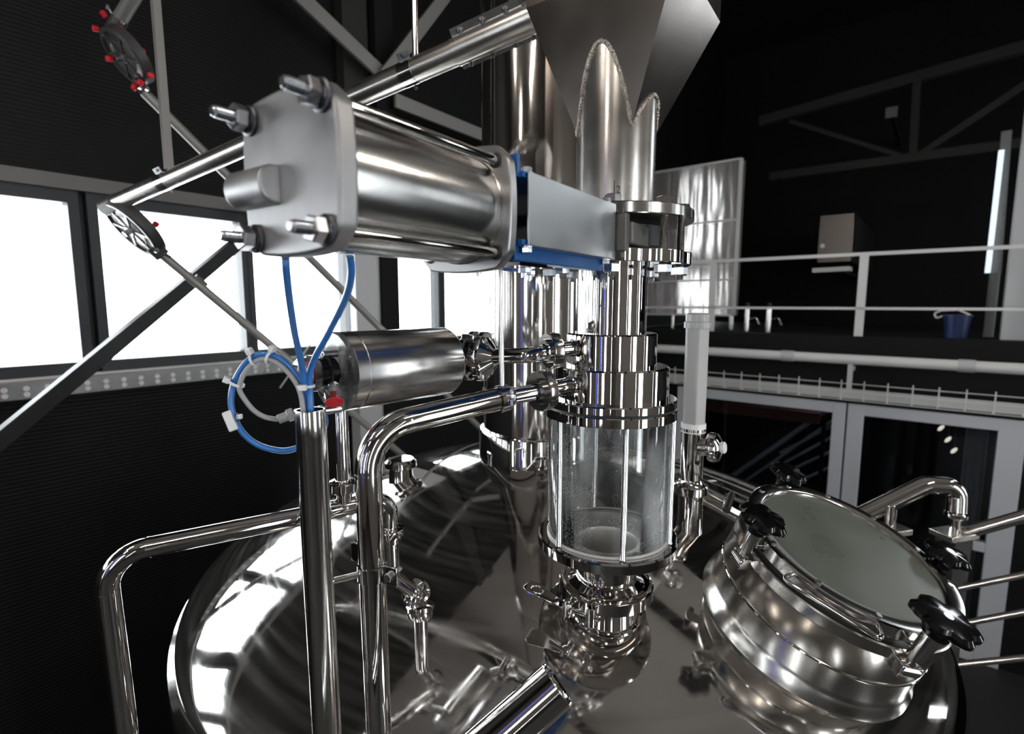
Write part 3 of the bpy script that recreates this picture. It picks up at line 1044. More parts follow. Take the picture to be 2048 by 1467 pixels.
# small capped nozzle on the far slope
np_ = P(801, 912, 2.02)
nz_ = dome_z(np_.x, np_.y) + CZ
t = thing('capped_nozzle', 'small capped nozzle on the far left slope of the kettle top', 'nozzle', Vector((np_.x, np_.y, nz_)))
MB().lathe(Vector((np_.x, np_.y, nz_ - 0.03)), UP, [(0.05, 0), (0.046, 0.03), (0.044, 0.075)], 32).build('neck', 'chrome', t)
MB().lathe(Vector((np_.x, np_.y, nz_ + 0.045)), UP, [(0.052, 0), (0.06, 0.005), (0.06, 0.025), (0.05, 0.034), (0, 0.036)], 32).build('cap', 'chrome', t)

# ================================================================== SIGHT GLASS COLUMN
CX, CY = 0.231, 1.22
AXC = lambda z: V(CX, CY, z)
zf_ = lambda v: zv(CY, v)
z_top_flange_hi, z_top_flange_lo = zf_(429), zf_(450)
z_bot_flange_hi, z_bot_flange_lo = zf_(509), zf_(533)
RF = 0.17

t = thing('sight_glass', 'upright glass cylinder with steel rods above the kettle dome', 'sight glass', AXC(zf_(1092)))
zc1, zc2, zfl1, zfl2, zfl3 = zf_(664), zf_(728), zf_(790), zf_(806), zf_(826)
zb1, zb2 = zf_(1062), zf_(1082)
MB().lathe(AXC(0), UP, [(0.0785, zf_(532)), (0.0785, zc1)], 64, cap=False).build('neck', 'mirror', t)
MB().lathe(AXC(0), UP, [(0.0785, zc1), (0.100, zc1), (0.104, zc1 - 0.004), (0.104, zc2), (0.10, zc2)], 64, cap=False).build('upper_collar', 'mirror', t)
MB().lathe(AXC(0), UP, [(0.10, zc2), (0.129, zc2), (0.133, zc2 - 0.004), (0.133, zfl1), (0.12, zfl1)], 64, cap=False).build('lower_collar', 'mirror', t)
MB().lathe(AXC(0), UP, [(0.09, zfl1), (0.150, zfl1), (0.153, zfl1 - 0.003), (0.153, zfl2 + 0.002), (0.150, zfl2), (0.09, zfl2)], 72, loop=True).build('cover_flange', 'mirror', t)
MB().lathe(AXC(0), UP, [(0.09, zfl2), (0.146, zfl2), (0.146, zfl2 - 0.004), (0.09, zfl2 - 0.004)], 72, loop=True).build('gasket', 'blackmat', t)
MB().lathe(AXC(0), UP, [(0.09, zfl2 - 0.004), (0.152, zfl2 - 0.004), (0.154, zfl2 - 0.006), (0.154, zfl3), (0.151, zfl3 - 0.002), (0.09, zfl3 - 0.002)], 72, loop=True).build('top_flange', 'mirror', t)
zw = zb1 + 0.004
MB().lathe(AXC(0), UP, [(0.1385, zfl3 - 0.001), (0.1385, zw), (0.1325, zw), (0.1325, zfl3 - 0.001)], 96, loop=True).build('glass_cylinder', 'sight', t)
RB = 0.167
MB().lathe(AXC(0), UP, [(0.118, zb1), (RB - 0.004, zb1), (RB, zb1 - 0.003), (RB, zb2 + 0.003), (RB - 0.004, zb2), (0.118, zb2)], 84, loop=True).build('bottom_flange', 'chrome', t)
MB().lathe(AXC(0), UP, [(0.1315, zb1 + 0.002), (0.118, zb1 + 0.002), (0.112, zb1 - 0.004), (0.098, zb1 - 0.013), (0.074, zb1 - 0.019), (0.070, zb1 - 0.03), (0.068, zb1 - 0.10)], 72, cap=False).build('funnel', 'bowl', t)
MB().torus(AXC(zb1 + 0.003), UP, 0.142, 0.0035, 72).build('seal', 'frosted', t)
MB().lathe(AXC(0), UP, [(0.042, zfl3 + 0.012), (0.040, zfl3 - 0.005), (0, zv(CY, 887))], 40, cap=False).build('inner_cone', 'nut', t)
MB().lathe(AXC(0), UP, [(0.0, zfl3 + 0.004), (0.132, zfl3 + 0.004), (0.132, zfl3 + 0.006), (0, zfl3 + 0.006)], 64).build('inner_plate', 'satin', t)
MB().lathe(AXC(0), UP, [(0.0, zb1 - 0.098), (0.068, zb1 - 0.098)], 48, cap=False).build('outlet_shade', 'iron', t)  # dark disc stands for the shade down the open outlet
for k in range(6):
    a = math.radians(-87 + 60 * k)
    p = Vector((CX + 0.1475 * math.cos(a), CY + 0.1475 * math.sin(a), CZ))
    MB().lathe(p, UP, [(0.0075, zb1), (0.0075, zb1 + 0.006), (0.0065, zb1 + 0.008), (0.0065, zfl3 - 0.001)], 16).build('tie_rod', 'chrome', t)
# side inlets (welded stubs) come with their pipes below

# lower ferrule under the flange, clamp and spool
zk1, zk2 = zv(CY, 1158), zv(CY, 1180)
m = MB().lathe(AXC(0), UP, [(0.118, zb2), (0.083, zb2 - 0.001), (0.0745, zb2 - 0.012), (0.0735, zk1 + 0.012), (0.088, zk1 + 0.004), (0.098, zk1 - 0.002), (0.098, zk1 - 0.010), (0.07, zk1 - 0.010)], 64, cap=False)
m.build('ferrule', 'chrome', t)

t = thing('pipe_clamp', 'steel ring clamp with wing lever below the glass cylinder', 'clamp', AXC(zk2))
cl_a = math.radians(-125)
m = MB().lathe(AXC(0), UP, [(0.092, zk1 + 0.002), (0.109, zk1 + 0.002), (0.114, zk1 - 0.001), (0.114, zk2 + 0.001), (0.111, zk2 - 0.001), (0.092, zk2 - 0.001)], 72, loop=True, a0=0, a1=2 * PI)
m.build('clamp_ring', 'chrome', t)
rad = Vector((math.cos(cl_a), math.sin(cl_a), 0))
tan = Vector((-math.sin(cl_a), math.cos(cl_a), 0))
zm = (zk1 + zk2) / 2
for s, nm in ((-1, 'lug'), (1, 'lug')):
    o_ = AXC(zm) + rad * 0.113 + tan * 0.024 * s
    MB().prism([o_ - UP * 0.015 - tan * 0.009, o_ - UP * 0.015 + tan * 0.009, o_ - UP * 0.015 + tan * 0.007 + rad * 0.036, o_ - UP * 0.015 - tan * 0.007 + rad * 0.036], UP * 0.03).build(nm, 'chrome', t, bevel=0.004)
pv = AXC(zm) + rad * 0.14
MB().cyl(pv + tan * 0.05, pv - tan * 0.075, 0.0055, 14).build('bolt', 'chrome', t)
MB().cyl(pv + tan * 0.03 - UP * 0.022, pv + tan * 0.03 + UP * 0.022, 0.010, 18, bev=0.002).build('pivot_pin', 'chrome', t)
MB().cyl(pv - tan * 0.03 - UP * 0.02, pv - tan * 0.03 + UP * 0.02, 0.009, 18, bev=0.002).build('pivot_pin', 'chrome', t)
wv = pv - tan * 0.04
out = (-tan + UP * 0.28 + rad * 0.1).normalized()
wn = frame_of(out)
pl = [wv + rad * 0.010, wv - rad * 0.010, wv + out * 0.085 - rad * 0.024, wv + out * 0.10 - rad * 0.016, wv + out * 0.10 + rad * 0.016, wv + out * 0.085 + rad * 0.024]
MB().prism(pl, (out.cross(rad)).normalized() * 0.004).torus(wv + out * 0.07 + (out.cross(rad)).normalized() * 0.004, out.cross(rad), 0.013, 0.003, 24, 8).build('wing_lever', 'chrome', t, bevel=0.0015)

zdm = dome_z(CX, CY)
t = thing('spool_pipe', 'short polished pipe joining the clamp to the kettle dome', 'pipe', AXC(zdm))
MB().lathe(AXC(0), UP, [(0.07, zk1 - 0.012), (0.098, zk1 - 0.012), (0.098, zk1 - 0.02), (0.088, zk1 - 0.026), (0.082, zk1 - 0.034), (0.082, zdm - 0.06)], 72, cap=False).build('spool', 'mirror', t)
m = MB()
n_ = 72
ring = []
for k in range(n_):
    a = 2 * PI * k / n_
    x, y = CX + 0.084 * math.cos(a), CY + 0.084 * math.sin(a)
    ring.append(V(x, y, dome_z(x, y)))
m.tube(ring + [ring[0]], 0.006, 8)
m.build('weld', 'chrome', t)

# ================================================================== KNIFE GATE VALVE
t = thing('gate_valve', 'black gate valve between two bolted round steel flanges', 'valve', AXC(z_bot_flange_lo))
hb = [-57 + 45 * k for k in range(8)]
MB().lathe(AXC(0), UP, [(0.09, z_top_flange_lo), (RF, z_top_flange_lo), (RF + 0.002, z_top_flange_lo + 0.002), (RF + 0.002, z_top_flange_hi - 0.002), (RF, z_top_flange_hi), (0.085, z_top_flange_hi)], 84, loop=True).build('upper_flange', 'satin', t)
# scalloped lower flange
poly = []
for k in range(192):
    a = 2 * PI * k / 192
    c8 = math.cos(8 * (a - math.radians(hb[0])))
    r = RF - 0.010 * max(0, -c8) ** 1.0
    poly.append(V(CX + r * math.cos(a), CY + r * math.sin(a), z_bot_flange_lo))
MB().prism(poly, UP * (z_bot_flange_hi - z_bot_flange_lo)).build('lower_flange', 'chrome', t, bevel=0.002)
zmv = (z_top_flange_lo + z_bot_flange_hi) / 2
hv = (z_top_flange_lo - z_bot_flange_hi) / 2
MB().lathe(AXC(zmv), UP, [(0.10, -hv), (0.112, -hv + 0.012), (0.112, hv - 0.012), (0.10, hv)], 64).build('valve_body', 'iron', t)
for i, a in enumerate(hb):
    a = math.radians(a)
    p = Vector((CX + 0.146 * math.cos(a), CY + 0.146 * math.sin(a), CZ))
    b = MB()
    zz = z_bot_flange_lo - 0.03
    n = 26
    pr = []
    while zz < z_top_flange_hi - 0.001:
        pr += [(0.0088, zz), (0.0076, zz + 0.0016)]
        zz += 0.0032
    b.lathe(p, UP, pr, 16)
    bo = b.build('threaded_stud', 'satin', t)
    MB().hexa(p + UP * z_top_flange_hi, UP, 0.017, 0.017, 0.4 + i).build('bolt_head', 'satin', bo)
    MB().hexa(p + UP * (z_bot_flange_lo - 0.021), UP, 0.0175, 0.019, 0.2 + i).build('nut', 'zinc', bo)

# ---- actuator frame: s along the stem away from the valve, w sideways (towards the camera's right)
AA = Vector((-0.5665, -0.824, 0)).normalized()
NN = Vector((0.824, -0.5665, 0)).normalized()
ZA = 0.137


def S(s, w, z):
    return Vector((CX - 0.03, CY, CZ + ZA)) + AA * s + NN * w + UP * z


# gland blocks and neck (part of the valve)
MB().box(S(0.128, 0.098, 0.0), AA * 0.010, NN * 0.020, UP * 0.036).build('gland_block', 'cast', t, bevel=0.002)
MB().box(S(0.124, 0.098, 0.043), AA * 0.009, NN * 0.013, UP * 0.007).build('packing_plate', 'cast', t, bevel=0.002)
MB().box(S(0.124, 0.098, -0.043), AA * 0.009, NN * 0.013, UP * 0.007).build('packing_plate', 'cast', t, bevel=0.002)
MB().box(S(0.07, 0.105, 0.0), AA * 0.05, NN * 0.020, UP * 0.022).build('neck_block', 'cast', t, bevel=0.004)
MB().box(S(0.09, 0.0, 0.0), AA * 0.085, NN * 0.062, UP * hv * 0.9).build('gate_neck', 'iron', t, bevel=0.006)

# ---- pneumatic actuator
t = thing('pneumatic_actuator', 'large steel pneumatic cylinder with cast square end plates', 'actuator', S(0.62, 0, -0.1))
SF, SR = 0.777, 0.490


def plate(s, h, th, bulge):
    """rounded square plate with bulging sides"""
    pts = []
    for k in range(128):
        a = 2 * PI * k / 128 + 1e-4
        c, s_ = math.cos(a), math.sin(a)
        # side bulged square: corner cut round
        m_ = max(abs(c), abs(s_))
        tq = min(abs(c), abs(s_)) / m_
        r = h / m_ * (1 + bulge * (1 - tq ** 2))
        r = min(r, h * 1.30)
        pts.append(S(s, c * r, s_ * r))
    return MB().prism(pts, AA * th)


fp = plate(SF - 0.024, 0.079, 0.024, 0.10).build('front_plate', 'alu', t, bevel=0.004)
rp = plate(SR - 0.017, 0.083, 0.017, 0.10).build('rear_plate', 'platesteel', t, bevel=0.002)
MB().lathe(S(SR, 0, 0), AA, [(0.079, 0), (0.079, 0.004), (0.0775, 0.005), (0.0775, SF - 0.024 - SR)], 96).build('barrel', 'barrel', t)
# half round port boss on the front face
m = MB()
bz = -0.010
pts = []
for k in range(13):
    a = -PI / 2 + PI * k / 12
    pts.append(S(SF - 0.002 + 0.026 * math.cos(a) ** 0.6 if math.cos(a) > 1e-6 else SF - 0.002, -0.014, bz + 0.021 * math.sin(a)))
m.prism(pts, -NN * 0.074)
m.build('port_boss', 'alu', t, bevel=0.003)
off = 0.0645
for i, (sx, sz) in enumerate(((-1, 1), (1, 1), (-1, -1), (1, -1))):
    w, z = off * sx, off * sz
    rod = MB().cyl(S(SR - 0.002, w, z), S(SF, w, z), 0.0072, 20)
    ro = rod.build('tie_rod', 'chrome', t)
    pr = [(0.0062, 0)]
    hh = 0.0
    while hh < 0.040:
        pr += [(0.0068, hh), (0.0059, hh + 0.001)]
        hh += 0.002
    pr += [(0.0058, 0.0415), (0.0045, 0.043)]
    MB().lathe(S(SF, w, z), AA, pr, 20).build('thread_end', 'zinc', ro)
    MB().hexa(S(SF + 0.008, w, z), AA, 0.0142, 0.0135, 0.35 + i * 0.5).build('nut', 'zincnut', ro)
    MB().lathe(S(SF, w, z), AA, [(0.0160, 0), (0.0165, 0.001), (0.0165, 0.0035), (0.0140, 0.0045), (0.0140, 0.008)], 28).build('washer', 'darksteel', ro)
    MB().ring(S(SR + 0.0005, w, z), AA, 0.0105, 0.0072, 0.001, 24).build('rod_hole', 'blackmat', ro)
MB().cyl(S(0.30, 0, 0), S(SR - 0.01, 0, 0), 0.011, 24).build('piston_rod', 'chrome', t)

# ---- blue yoke with steel cover
t = thing('actuator_yoke', 'blue steel yoke with grey cover plate joining cylinder and valve', 'bracket', S(0.3, 0, -0.06))
WY = 0.098
ztop_, zbot_ = 0.052, -0.052
MB().box(S(0.307, 0.0, ztop_ - 0.004), AA * 0.157, NN * (WY - 0.004), UP * 0.004).box(S(0.466, 0.0, ztop_ + 0.008), AA * 0.004, NN * (WY - 0.01), UP * 0.016).box(S(0.307, -WY + 0.006, ztop_ + 0.004), AA * 0.157, NN * 0.004, UP * 0.012).build('upper_rail', 'blue', t, bevel=0.001)
MB().box(S(0.307, 0.0, zbot_ + 0.004), AA * 0.157, NN * (WY - 0.004), UP * 0.004).box(S(0.307, WY - 0.024, zbot_ - 0.009), AA * 0.154, NN * 0.004, UP * 0.012).box(S(0.307, WY - 0.036, zbot_ - 0.019), AA * 0.154, NN * 0.014, UP * 0.003).box(S(0.307, -WY + 0.006, zbot_ - 0.009), AA * 0.154, NN * 0.004, UP * 0.012).build('lower_rail', 'blue', t, bevel=0.001)
MB().box(S(0.300, WY, 0), AA * 0.156, NN * 0.0015, UP * 0.0525).box(S(0.300, WY - 0.014, 0.0515), AA * 0.156, NN * 0.0155, UP * 0.0012).box(S(0.300, WY - 0.014, -0.0515), AA * 0.156, NN * 0.0155, UP * 0.0012).build('cover_plate', 'cover', t, bevel=0.0008)
MB().box(S(0.30, -WY + 0.004, 0), AA * 0.12, NN * 0.0015, UP * 0.048).build('back_cover', 'iron', t)
MB().box(S(0.352, 0.0, 0), AA * 0.008, NN * (WY - 0.012), UP * 0.046).build('inner_plate', 'iron', t)
for (s, w, z, d) in ((0.442, WY - 0.012, 0.0527, 1), (0.442, WY - 0.012, -0.0527, -1), (0.165, WY - 0.010, 0.0527, 1), (0.16, WY - 0.012, -0.0527, -1)):
    MB().cyl(S(s, w, z), S(s, w, z + d * 0.002), 0.0105, 20).hexa(S(s, w, z + d * 0.002) if d > 0 else S(s, w, z - 0.0095), UP, 0.0085, 0.0075, 0.3).build('bolt', 'zinc', t)
m = MB().cyl(S(0.150, WY - 0.012, -0.01), S(0.142, WY - 0.012, -0.01), 0.012, 20, bev=0.002)
m.build('plug', 'cover', t)
# plate and nuts under the rear end
MB().box(S(0.41, 0.06, zbot_ - 0.026), AA * 0.04, NN * 0.02, UP * 0.003).build('foot_plate', 'chrome', t)
for (s, w) in ((0.412, 0.063), (0.475, 0.02), (0.345, 0.03), (0.30, 0.0)):
    q = S(s, w, zbot_ - 0.024)
    MB().hexa(q - UP * 0.014, UP, 0.0095, 0.009, 0.2).cyl(q - UP * 0.021, q, 0.0048, 12).build('nut', 'zinc', t)

# ================================================================== HOPPER
r0 = 0.087
t = thing('hopper', 'square tapering steel hopper with round outlet pipe', 'hopper', AXC(z_top_flange_hi))


def hp(ang):
    return Vector((CX + r0 * math.cos(math.radians(ang)), CY + r0 * math.sin(math.radians(ang)), 0))


L, Mm, Rr = hp(-170), hp(-80), hp(10)
Bk = L + (Rr - Mm)
e1 = (Mm - L).normalized()
e2 = (Rr - Mm).normalized()
zh0_, zh1_ = 0.362, 0.640


def corner(c, s1, s2, h, gl, gr, gf, gb):
    return c + e1 * (gr if s1 > 0 else -gl) * h + e2 * (gb if s2 > 0 else -gf) * h + UP * (zh0_ + h + CZ)


GL, GR, GF, GB = 0.398, 0.357, 0.15, 0.5


def rect(h):
    return [corner(L, -1, -1, h, GL, GR, GF, GB), corner(Mm, 1, -1, h, GL, GR, GF, GB), corner(Rr, 1, 1, h, GL, GR, GF, GB), corner(Bk, -1, 1, h, GL, GR, GF, GB)]


H1 = zh1_ - zh0_
c0_, c1_ = rect(0.0), rect(H1)
c2_ = [p + UP * 0.7 for p in c1_]
m = MB()
m.add(c0_ + c1_, [(0, 1, 5, 4), (1, 2, 6, 5), (2, 3, 7, 6), (3, 0, 4, 7)])
m.build('funnel', 'sheet', t, sharp=20)
m = MB()
m.add(c1_ + c2_, [(0, 1, 5, 4), (1, 2, 6, 5), (2, 3, 7, 6), (3, 0, 4, 7)])
m.build('bin', 'sheet', t, sharp=20)
# outlet pipe reaching up into the funnel
MB().lathe(AXC(0), UP, [(r0, z_top_flange_hi - 0.004), (r0, zh0_ + 0.20)], 64, cap=False).build('outlet_pipe', 'pipeshe', t)
# weld bead along the intersection of pipe and funnel
pts = []
for k in range(241):
    a = 2 * PI * k / 240
    x, y = CX + r0 * math.cos(a), CY + r0 * math.sin(a)
    q = Vector((x, y, 0))
    best = 9
    for (o_, n_, g) in ((L, -e2, GF), (Mm, e1, GR), (Rr, e2, GB), (Bk, -e1, GL)):
        d = (q - o_).dot(n_)
        h = d / g
        best = min(best, 9) if False else (h if best == 9 or h > best else best)
    pts.append(Vector((x, y, zh0_ + max(best, 0) + CZ)))
wb = MB()
fr = [p + (Vector((p.x - CX, p.y - CY, 0)).normalized() * 0.001) for p in pts]
wb.tube(fr, 0.0042, 8, cap=False)
jit = random.Random(3)
for i in range(0, len(wb.v)):
    wb.v[i] += Vector((jit.uniform(-1, 1), jit.uniform(-1, 1), jit.uniform(-1, 1))) * 0.0011
wb.build('weld_bead', 'weld', t)
# marker strokes on the pipe: | 2
ink = MB()


def on_pipe(u, v, push=0.0006):
    """point on the outlet pipe at azimuth-like column u and row v"""
    x = (u - 1024) / F
    # intersect the viewing ray with the pipe
    d = P(u, v, 1.0) - Vector((0, 0, CZ))
    ox, oy = -CX, -CY
    A = d.x ** 2 + d.y ** 2
    Bq = 2 * (ox * d.x + oy * d.y)
    Cq = ox ** 2 + oy ** 2 - (r0 + push) ** 2
    tt = (-Bq - math.sqrt(max(0, Bq * Bq - 4 * A * Cq))) / (2 * A)
    return Vector((0, 0, CZ)) + d * tt


ink.tube([on_pipe(1229, 360), on_pipe(1228.5, 375), on_pipe(1228, 392)], 0.0009, 6)
ink.spline([on_pipe(u, v) for u, v in ((1234, 374), (1236, 371), (1239, 373), (1239, 377), (1236, 382), (1235, 384), (1239, 384), (1241, 383))], 0.0008, 6, 4)
ink.build('marker_writing', 'ink', t)

# ================================================================== DISC CONVEYOR
TB0, TB1 = P(225, 408, 2.2), P(1066, 36, 1.25)
tdir = (TB1 - TB0).normalized()
t = thing('conveyor_tube', 'thick steel conveyor tube rising to the hopper', 'tube', TB0)
MB().cyl(TB0, TB1 + tdir * 0.09, 0.032, 32).build('tube_body', 'convey', t)


def on_tb(u):
    """point of the big tube at column u"""
    lo, hi = 0.0, 1.0
    for _ in range(40):
        mid = (lo + hi) / 2
        q = TB0.lerp(TB1, mid) - Vector((0, 0, CZ))
        fw = q.y * cc - q.z * ss
        if 1024 + F * q.x / fw < u:
            lo = mid
        else:
            hi = mid
    return TB0.lerp(TB1, lo)


side = tdir.cross(UP).normalized()
upt = side.cross(tdir).normalized()
view = -(on_tb(950) - Vector((0, 0, CZ))).normalized()
nrm = (upt * 0.85 + view * 0.5)
nrm = (nrm - tdir * nrm.dot(tdir)).normalized()
sid = tdir.cross(nrm).normalized()
a_, b_ = on_tb(915), TB1
m = MB().cyl(a_, b_ + tdir * 0.03, 0.0350, 40)
m.build('sleeve', 'convey', t)
fl = MB()
fl.box((a_ + b_) / 2 + nrm * 0.040, (b_ - a_) / 2, nrm * 0.012, sid * 0.0016)
fl.box((a_ + b_) / 2 - nrm * 0.036, (b_ - a_) / 2, nrm * 0.007, sid * 0.0016)
fl.build('sleeve_flange', 'convey', t)
for q in (0.12, 0.42, 0.72, 0.94):
    c = a_.lerp(b_, q)
    s_ = sid if sid.dot(view) > 0 else -sid
    MB().hexa(c + nrm * 0.041 + s_ * 0.0016, s_, 0.007, 0.006).cyl(c + nrm * 0.041 - s_ * 0.012, c + nrm * 0.041, 0.004, 10).cyl(c + nrm * 0.041 + s_ * 0.007, c + nrm * 0.041 + s_ * 0.016, 0.0038, 10).build('bolt', 'nut', t)
    MB().hexa(c - nrm * 0.038 + s_ * 0.0016, s_, 0.006, 0.006).build('bolt', 'nut', t)
for (u, w) in ((820, 0.045), (330, 0.05)):
    c = on_tb(u)
    o = MB().ring(c - tdir * w / 2, tdir, 0.033, 0.029, w, 40).build('tube_clamp', 'satin', t)
    s_ = sid if sid.dot(view) > 0 else -sid
    MB().box(c + nrm * 0.041, tdir * w * 0.42, nrm * 0.011, s_ * 0.002).build('clamp_ear', 'cover', o)
    MB().hexa(c + nrm * 0.043 + s_ * 0.002, s_, 0.006, 0.005).build('bolt', 'nut', o)
    MB().hexa(c - nrm * 0.040, s_, 0.005, 0.005).build('bolt', 'nut', o)

# hanging rods
h1 = on_tb(349) + nrm * 0.03
o = MB().bar(h1, Vector((h1.x - 0.02, h1.y, ZC + CZ)), 0.026, 0.026, E1).build('hanger_rod', 'brace')
tag(o, 'thin hanging rod holding the lower end of the thick conveyor tube', 'rod')
h2 = on_tb(841) + nrm * 0.03
m = MB().cyl(h2, Vector((h2.x, h2.y, ZC + CZ)), 0.0085, 12)
o = m.build('hanger_rod', 'satin')
tag(o, 'thin hanging rod holding the thick conveyor tube near the hopper', 'rod')


def wheel(name, label, c, n, xdir, r, pale):
    """flat corner wheel housing of the conveyor"""
    t = thing(name, label, 'conveyor corner', c - Vector((0, 0, r)), None)
    n = Vector(n).normalized()
    x = (Vector(xdir) - n * Vector(xdir).dot(n)).normalized()
    y = n.cross(x)
    th = 0.055
    MB().lathe(c - n * th / 2, n, [(r * 0.86, 0), (r, 0.008), (r, th - 0.008), (r * 0.94, th), (r * 0.86, th), (r * 0.84, th - 0.012), (0, th - 0.012)], 48).build('housing', 'housing', t)
    MB().lathe(c - n * th / 2, n, [(r * 0.83, th - 0.011), (r * 0.60, th - 0.008), (r * 0.56, th - 0.004), (r * 0.5, th - 0.008), (r * 0.2, th - 0.006), (r * 0.16, th + 0.004), (0, th + 0.004)], 48).build('face_plate', 'hubplate' if pale else 'housing', t)
    sp = MB()
    for k in range(6):
        a = k * PI / 3
        d = x * math.cos(a) + y * math.sin(a)
        sp.bar(c + n * (th / 2 - 0.006) + d * r * 0.18, c + n * (th / 2 - 0.006) + d * r * 0.82, 0.012, 0.008, n)
    sp.build('spoke', 'housing', t)
    MB().cyl(c + n * (th / 2), c + n * (th / 2 + 0.016), 0.012, 14).hexa(c + n * (th / 2 + 0.016), n, 0.013, 0.009).build('hub_bolt', 'zinc', t)
    return t, n, x, y


q1, q2 = P(320, 505, 2.3), P(860, 955, 3.4)
d2 = (q2 - q1).normalized()
nw = tdir.cross(d2).normalized()
if nw.dot(view) < 0:
    nw = -nw
wc = P(270, 454, 2.26)
t, n, x, y = wheel('conveyor_corner', 'pale faced corner wheel at the lower end of the thick conveyor tube', wc, Vector((-0.472, -0.604, -0.643)), d2, 0.136, True)
MB().cyl(TB0 - tdir * 0.05, TB0 + tdir * 0.045, 0.036, 24).build('tube_socket', 'housing', t)
MB().cyl(P(305, 492, 2.28), P(326, 511, 2.31), 0.032, 20).build('tube_socket', 'housing', t)
for (u, v) in ((229, 397), (258, 422), (315, 501)):
    p = P(u, v, 2.19)
    MB().hexa(p, (-0.4, -0.8, 0.3), 0.011, 0.012).cyl(p, p + Vector((0.02, 0.05, -0.02)), 0.006, 8).build('bolt', 'zinc', t)
p = P(309, 451, 2.24)
MB().cyl(p, p + Vector((0.012, 0, 0.014)), 0.012, 12).build('red_cap', 'red', t)

o = MB().cyl(q1, q2, 0.0195, 20).build('return_tube', 'brace')
tag(o, 'slim steel tube sloping down from the pale faced corner wheel', 'tube')
m = MB()
c = P(397, 565, 2.44)
m.box(c, d2 * 0.05, d2.cross(UP).normalized() * 0.04, UP * 0.008)
m.ring(c - d2 * 0.03, d2, 0.026, 0.019, 0.06, 20)
o = m.build('tube_clip', 'galv')
tag(o, 'metal clip tying the slim tube to the dark diagonal brace', 'clip')

# upper wheel with its tubes
g1, g2 = P(240, 38, 2.35), P(300, -60, 2.2)
k1, k2 = P(288, 184, 2.4), P(985, 880, 4.2)
t, n, x, y = wheel('conveyor_corner', 'dark corner wheel with red caps hanging at the top left', P(256, 111, 2.38), Vector((-0.5, -0.6, -0.62)), (k2 - k1), 0.124, False)
MB().cyl(P(226, 62, 2.36), g1, 0.034, 24).build('tube_socket', 'housing', t)
MB().cyl(P(274, 160, 2.40), k1 + (k2 - k1).normalized() * 0.02, 0.024, 20).build('tube_socket', 'housing', t)
ax_ = (g1 - P(226, 62, 2.36)).normalized()
for (u, v, dd, cu, cv) in ((239, 57, 2.31, 228, 62), (283, 103, 2.33, 270, 110), (301, 150, 2.35, 288, 146), (281, 164, 2.34, 272, 158), (219, 117, 2.36, 232, 118), (269, 173, 2.37, 274, 162), (192, 57, 2.36, 215, 62), (208, 28, 2.36, 222, 48)):
    p = P(u, v, dd)
    c = P(cu, cv, dd + 0.03)
    d = (p - c).normalized()
    o = MB().cyl(p - d * 0.012, p + d * 0.014, 0.0125, 12, bev=0.003).build('red_cap', 'red', t)
    MB().cyl(c, p - d * 0.012, 0.006, 8).build('screw', 'iron', o)
for (u, v) in ((217, 15), (246, 46), (283, 175), (297, 178)):
    p = P(u, v, 2.34)
    MB().hexa(p, (-0.4, -0.8, 0.2), 0.010, 0.012).cyl(p, p + (P(235, 45, 2.37) - p if v < 100 else P(285, 172, 2.4) - p), 0.005, 8).build('bolt', 'zinc', t)
o = MB().cyl(g1, P(410, -240, 2.0), 0.030, 24).build('feed_tube', 'brace')
tag(o, 'steel tube coming down to the dark corner wheel at the top left', 'tube')
o = MB().cyl(k1, k2, 0.022, 20).build('long_tube', 'brace')
tag(o, 'long slim tube sloping from the dark corner wheel behind everything to the kettle', 'tube')

# ================================================================== SMALL ACTUATOR VALVE
sl, sr_ = P(664, 742, 1.0), P(888, 722, 1.20)
sl.z = sr_.z = CZ - 0.131
sd = (sr_ - sl).normalized()           # towards the valve
t = thing('valve_actuator', 'small polished cylinder actuator with clear end cap', 'actuator', sl.lerp(sr_, 0.5) - UP * 0.08)
Ls = (sr_ - sl).length
RS = 0.0765
MB().lathe(sl, sd, [(RS - 0.001, 0.012), (RS, 0.013), (RS, 0.034), (RS - 0.0015, 0.035), (RS - 0.0015, 0.038), (RS, 0.039), (RS, Ls - 0.006), (RS - 0.003, Ls), (RS - 0.006, Ls + 0.002), (0, Ls + 0.002)], 80).build('cylinder_body', 'brushed', t)
MB().lathe(sl, sd, [(0, 0), (RS - 0.001, 0), (RS + 0.0005, 0.002), (RS + 0.0005, 0.012), (0, 0.012)], 72).build('end_disc', 'enddisc', t)
MB().lathe(sl, sd, [(0, 0.0125), (RS - 0.004, 0.0125)], 48, cap=False).build('end_backing', 'nylon', t)
sn = sd.cross(UP).normalized()         # sideways
hub = sl + sn * 0.006 + UP * 0.002
MB().cyl(hub, hub - sd * 0.048, 0.028, 36, bev=0.002).build('indicator_drum', 'black', t)
MB().ring(hub - sd * 0.020, sd, 0.0315, 0.028, 0.004, 36).ring(hub - sd * 0.05, sd, 0.0335, 0.0295, 0.014, 36, bev=0.002).build('clear_ring', 'clear', t)
dm = MB().lathe(hub - sd * 0.048, -sd, [(0.0305, 0), (0.0305, 0.016), (0.027, 0.021), (0, 0.023)], 36)
dm.build('clear_dome', 'clear', t)
MB().cyl(hub - sd * 0.048, hub - sd * 0.058, 0.024, 32, bev=0.002).build('indicator_disc', 'pinkred', t)
MB().cyl(hub - sd * 0.058, hub - sd * 0.061, 0.008, 20).ring(hub - sd * 0.060, -sd, 0.022, 0.017, 0.001, 28).build('indicator_mark', 'nylon', t)
MB().cyl(hub - sd * 0.061, hub - sd * 0.062, 0.004, 14).build('indicator_hole', 'iron', t)
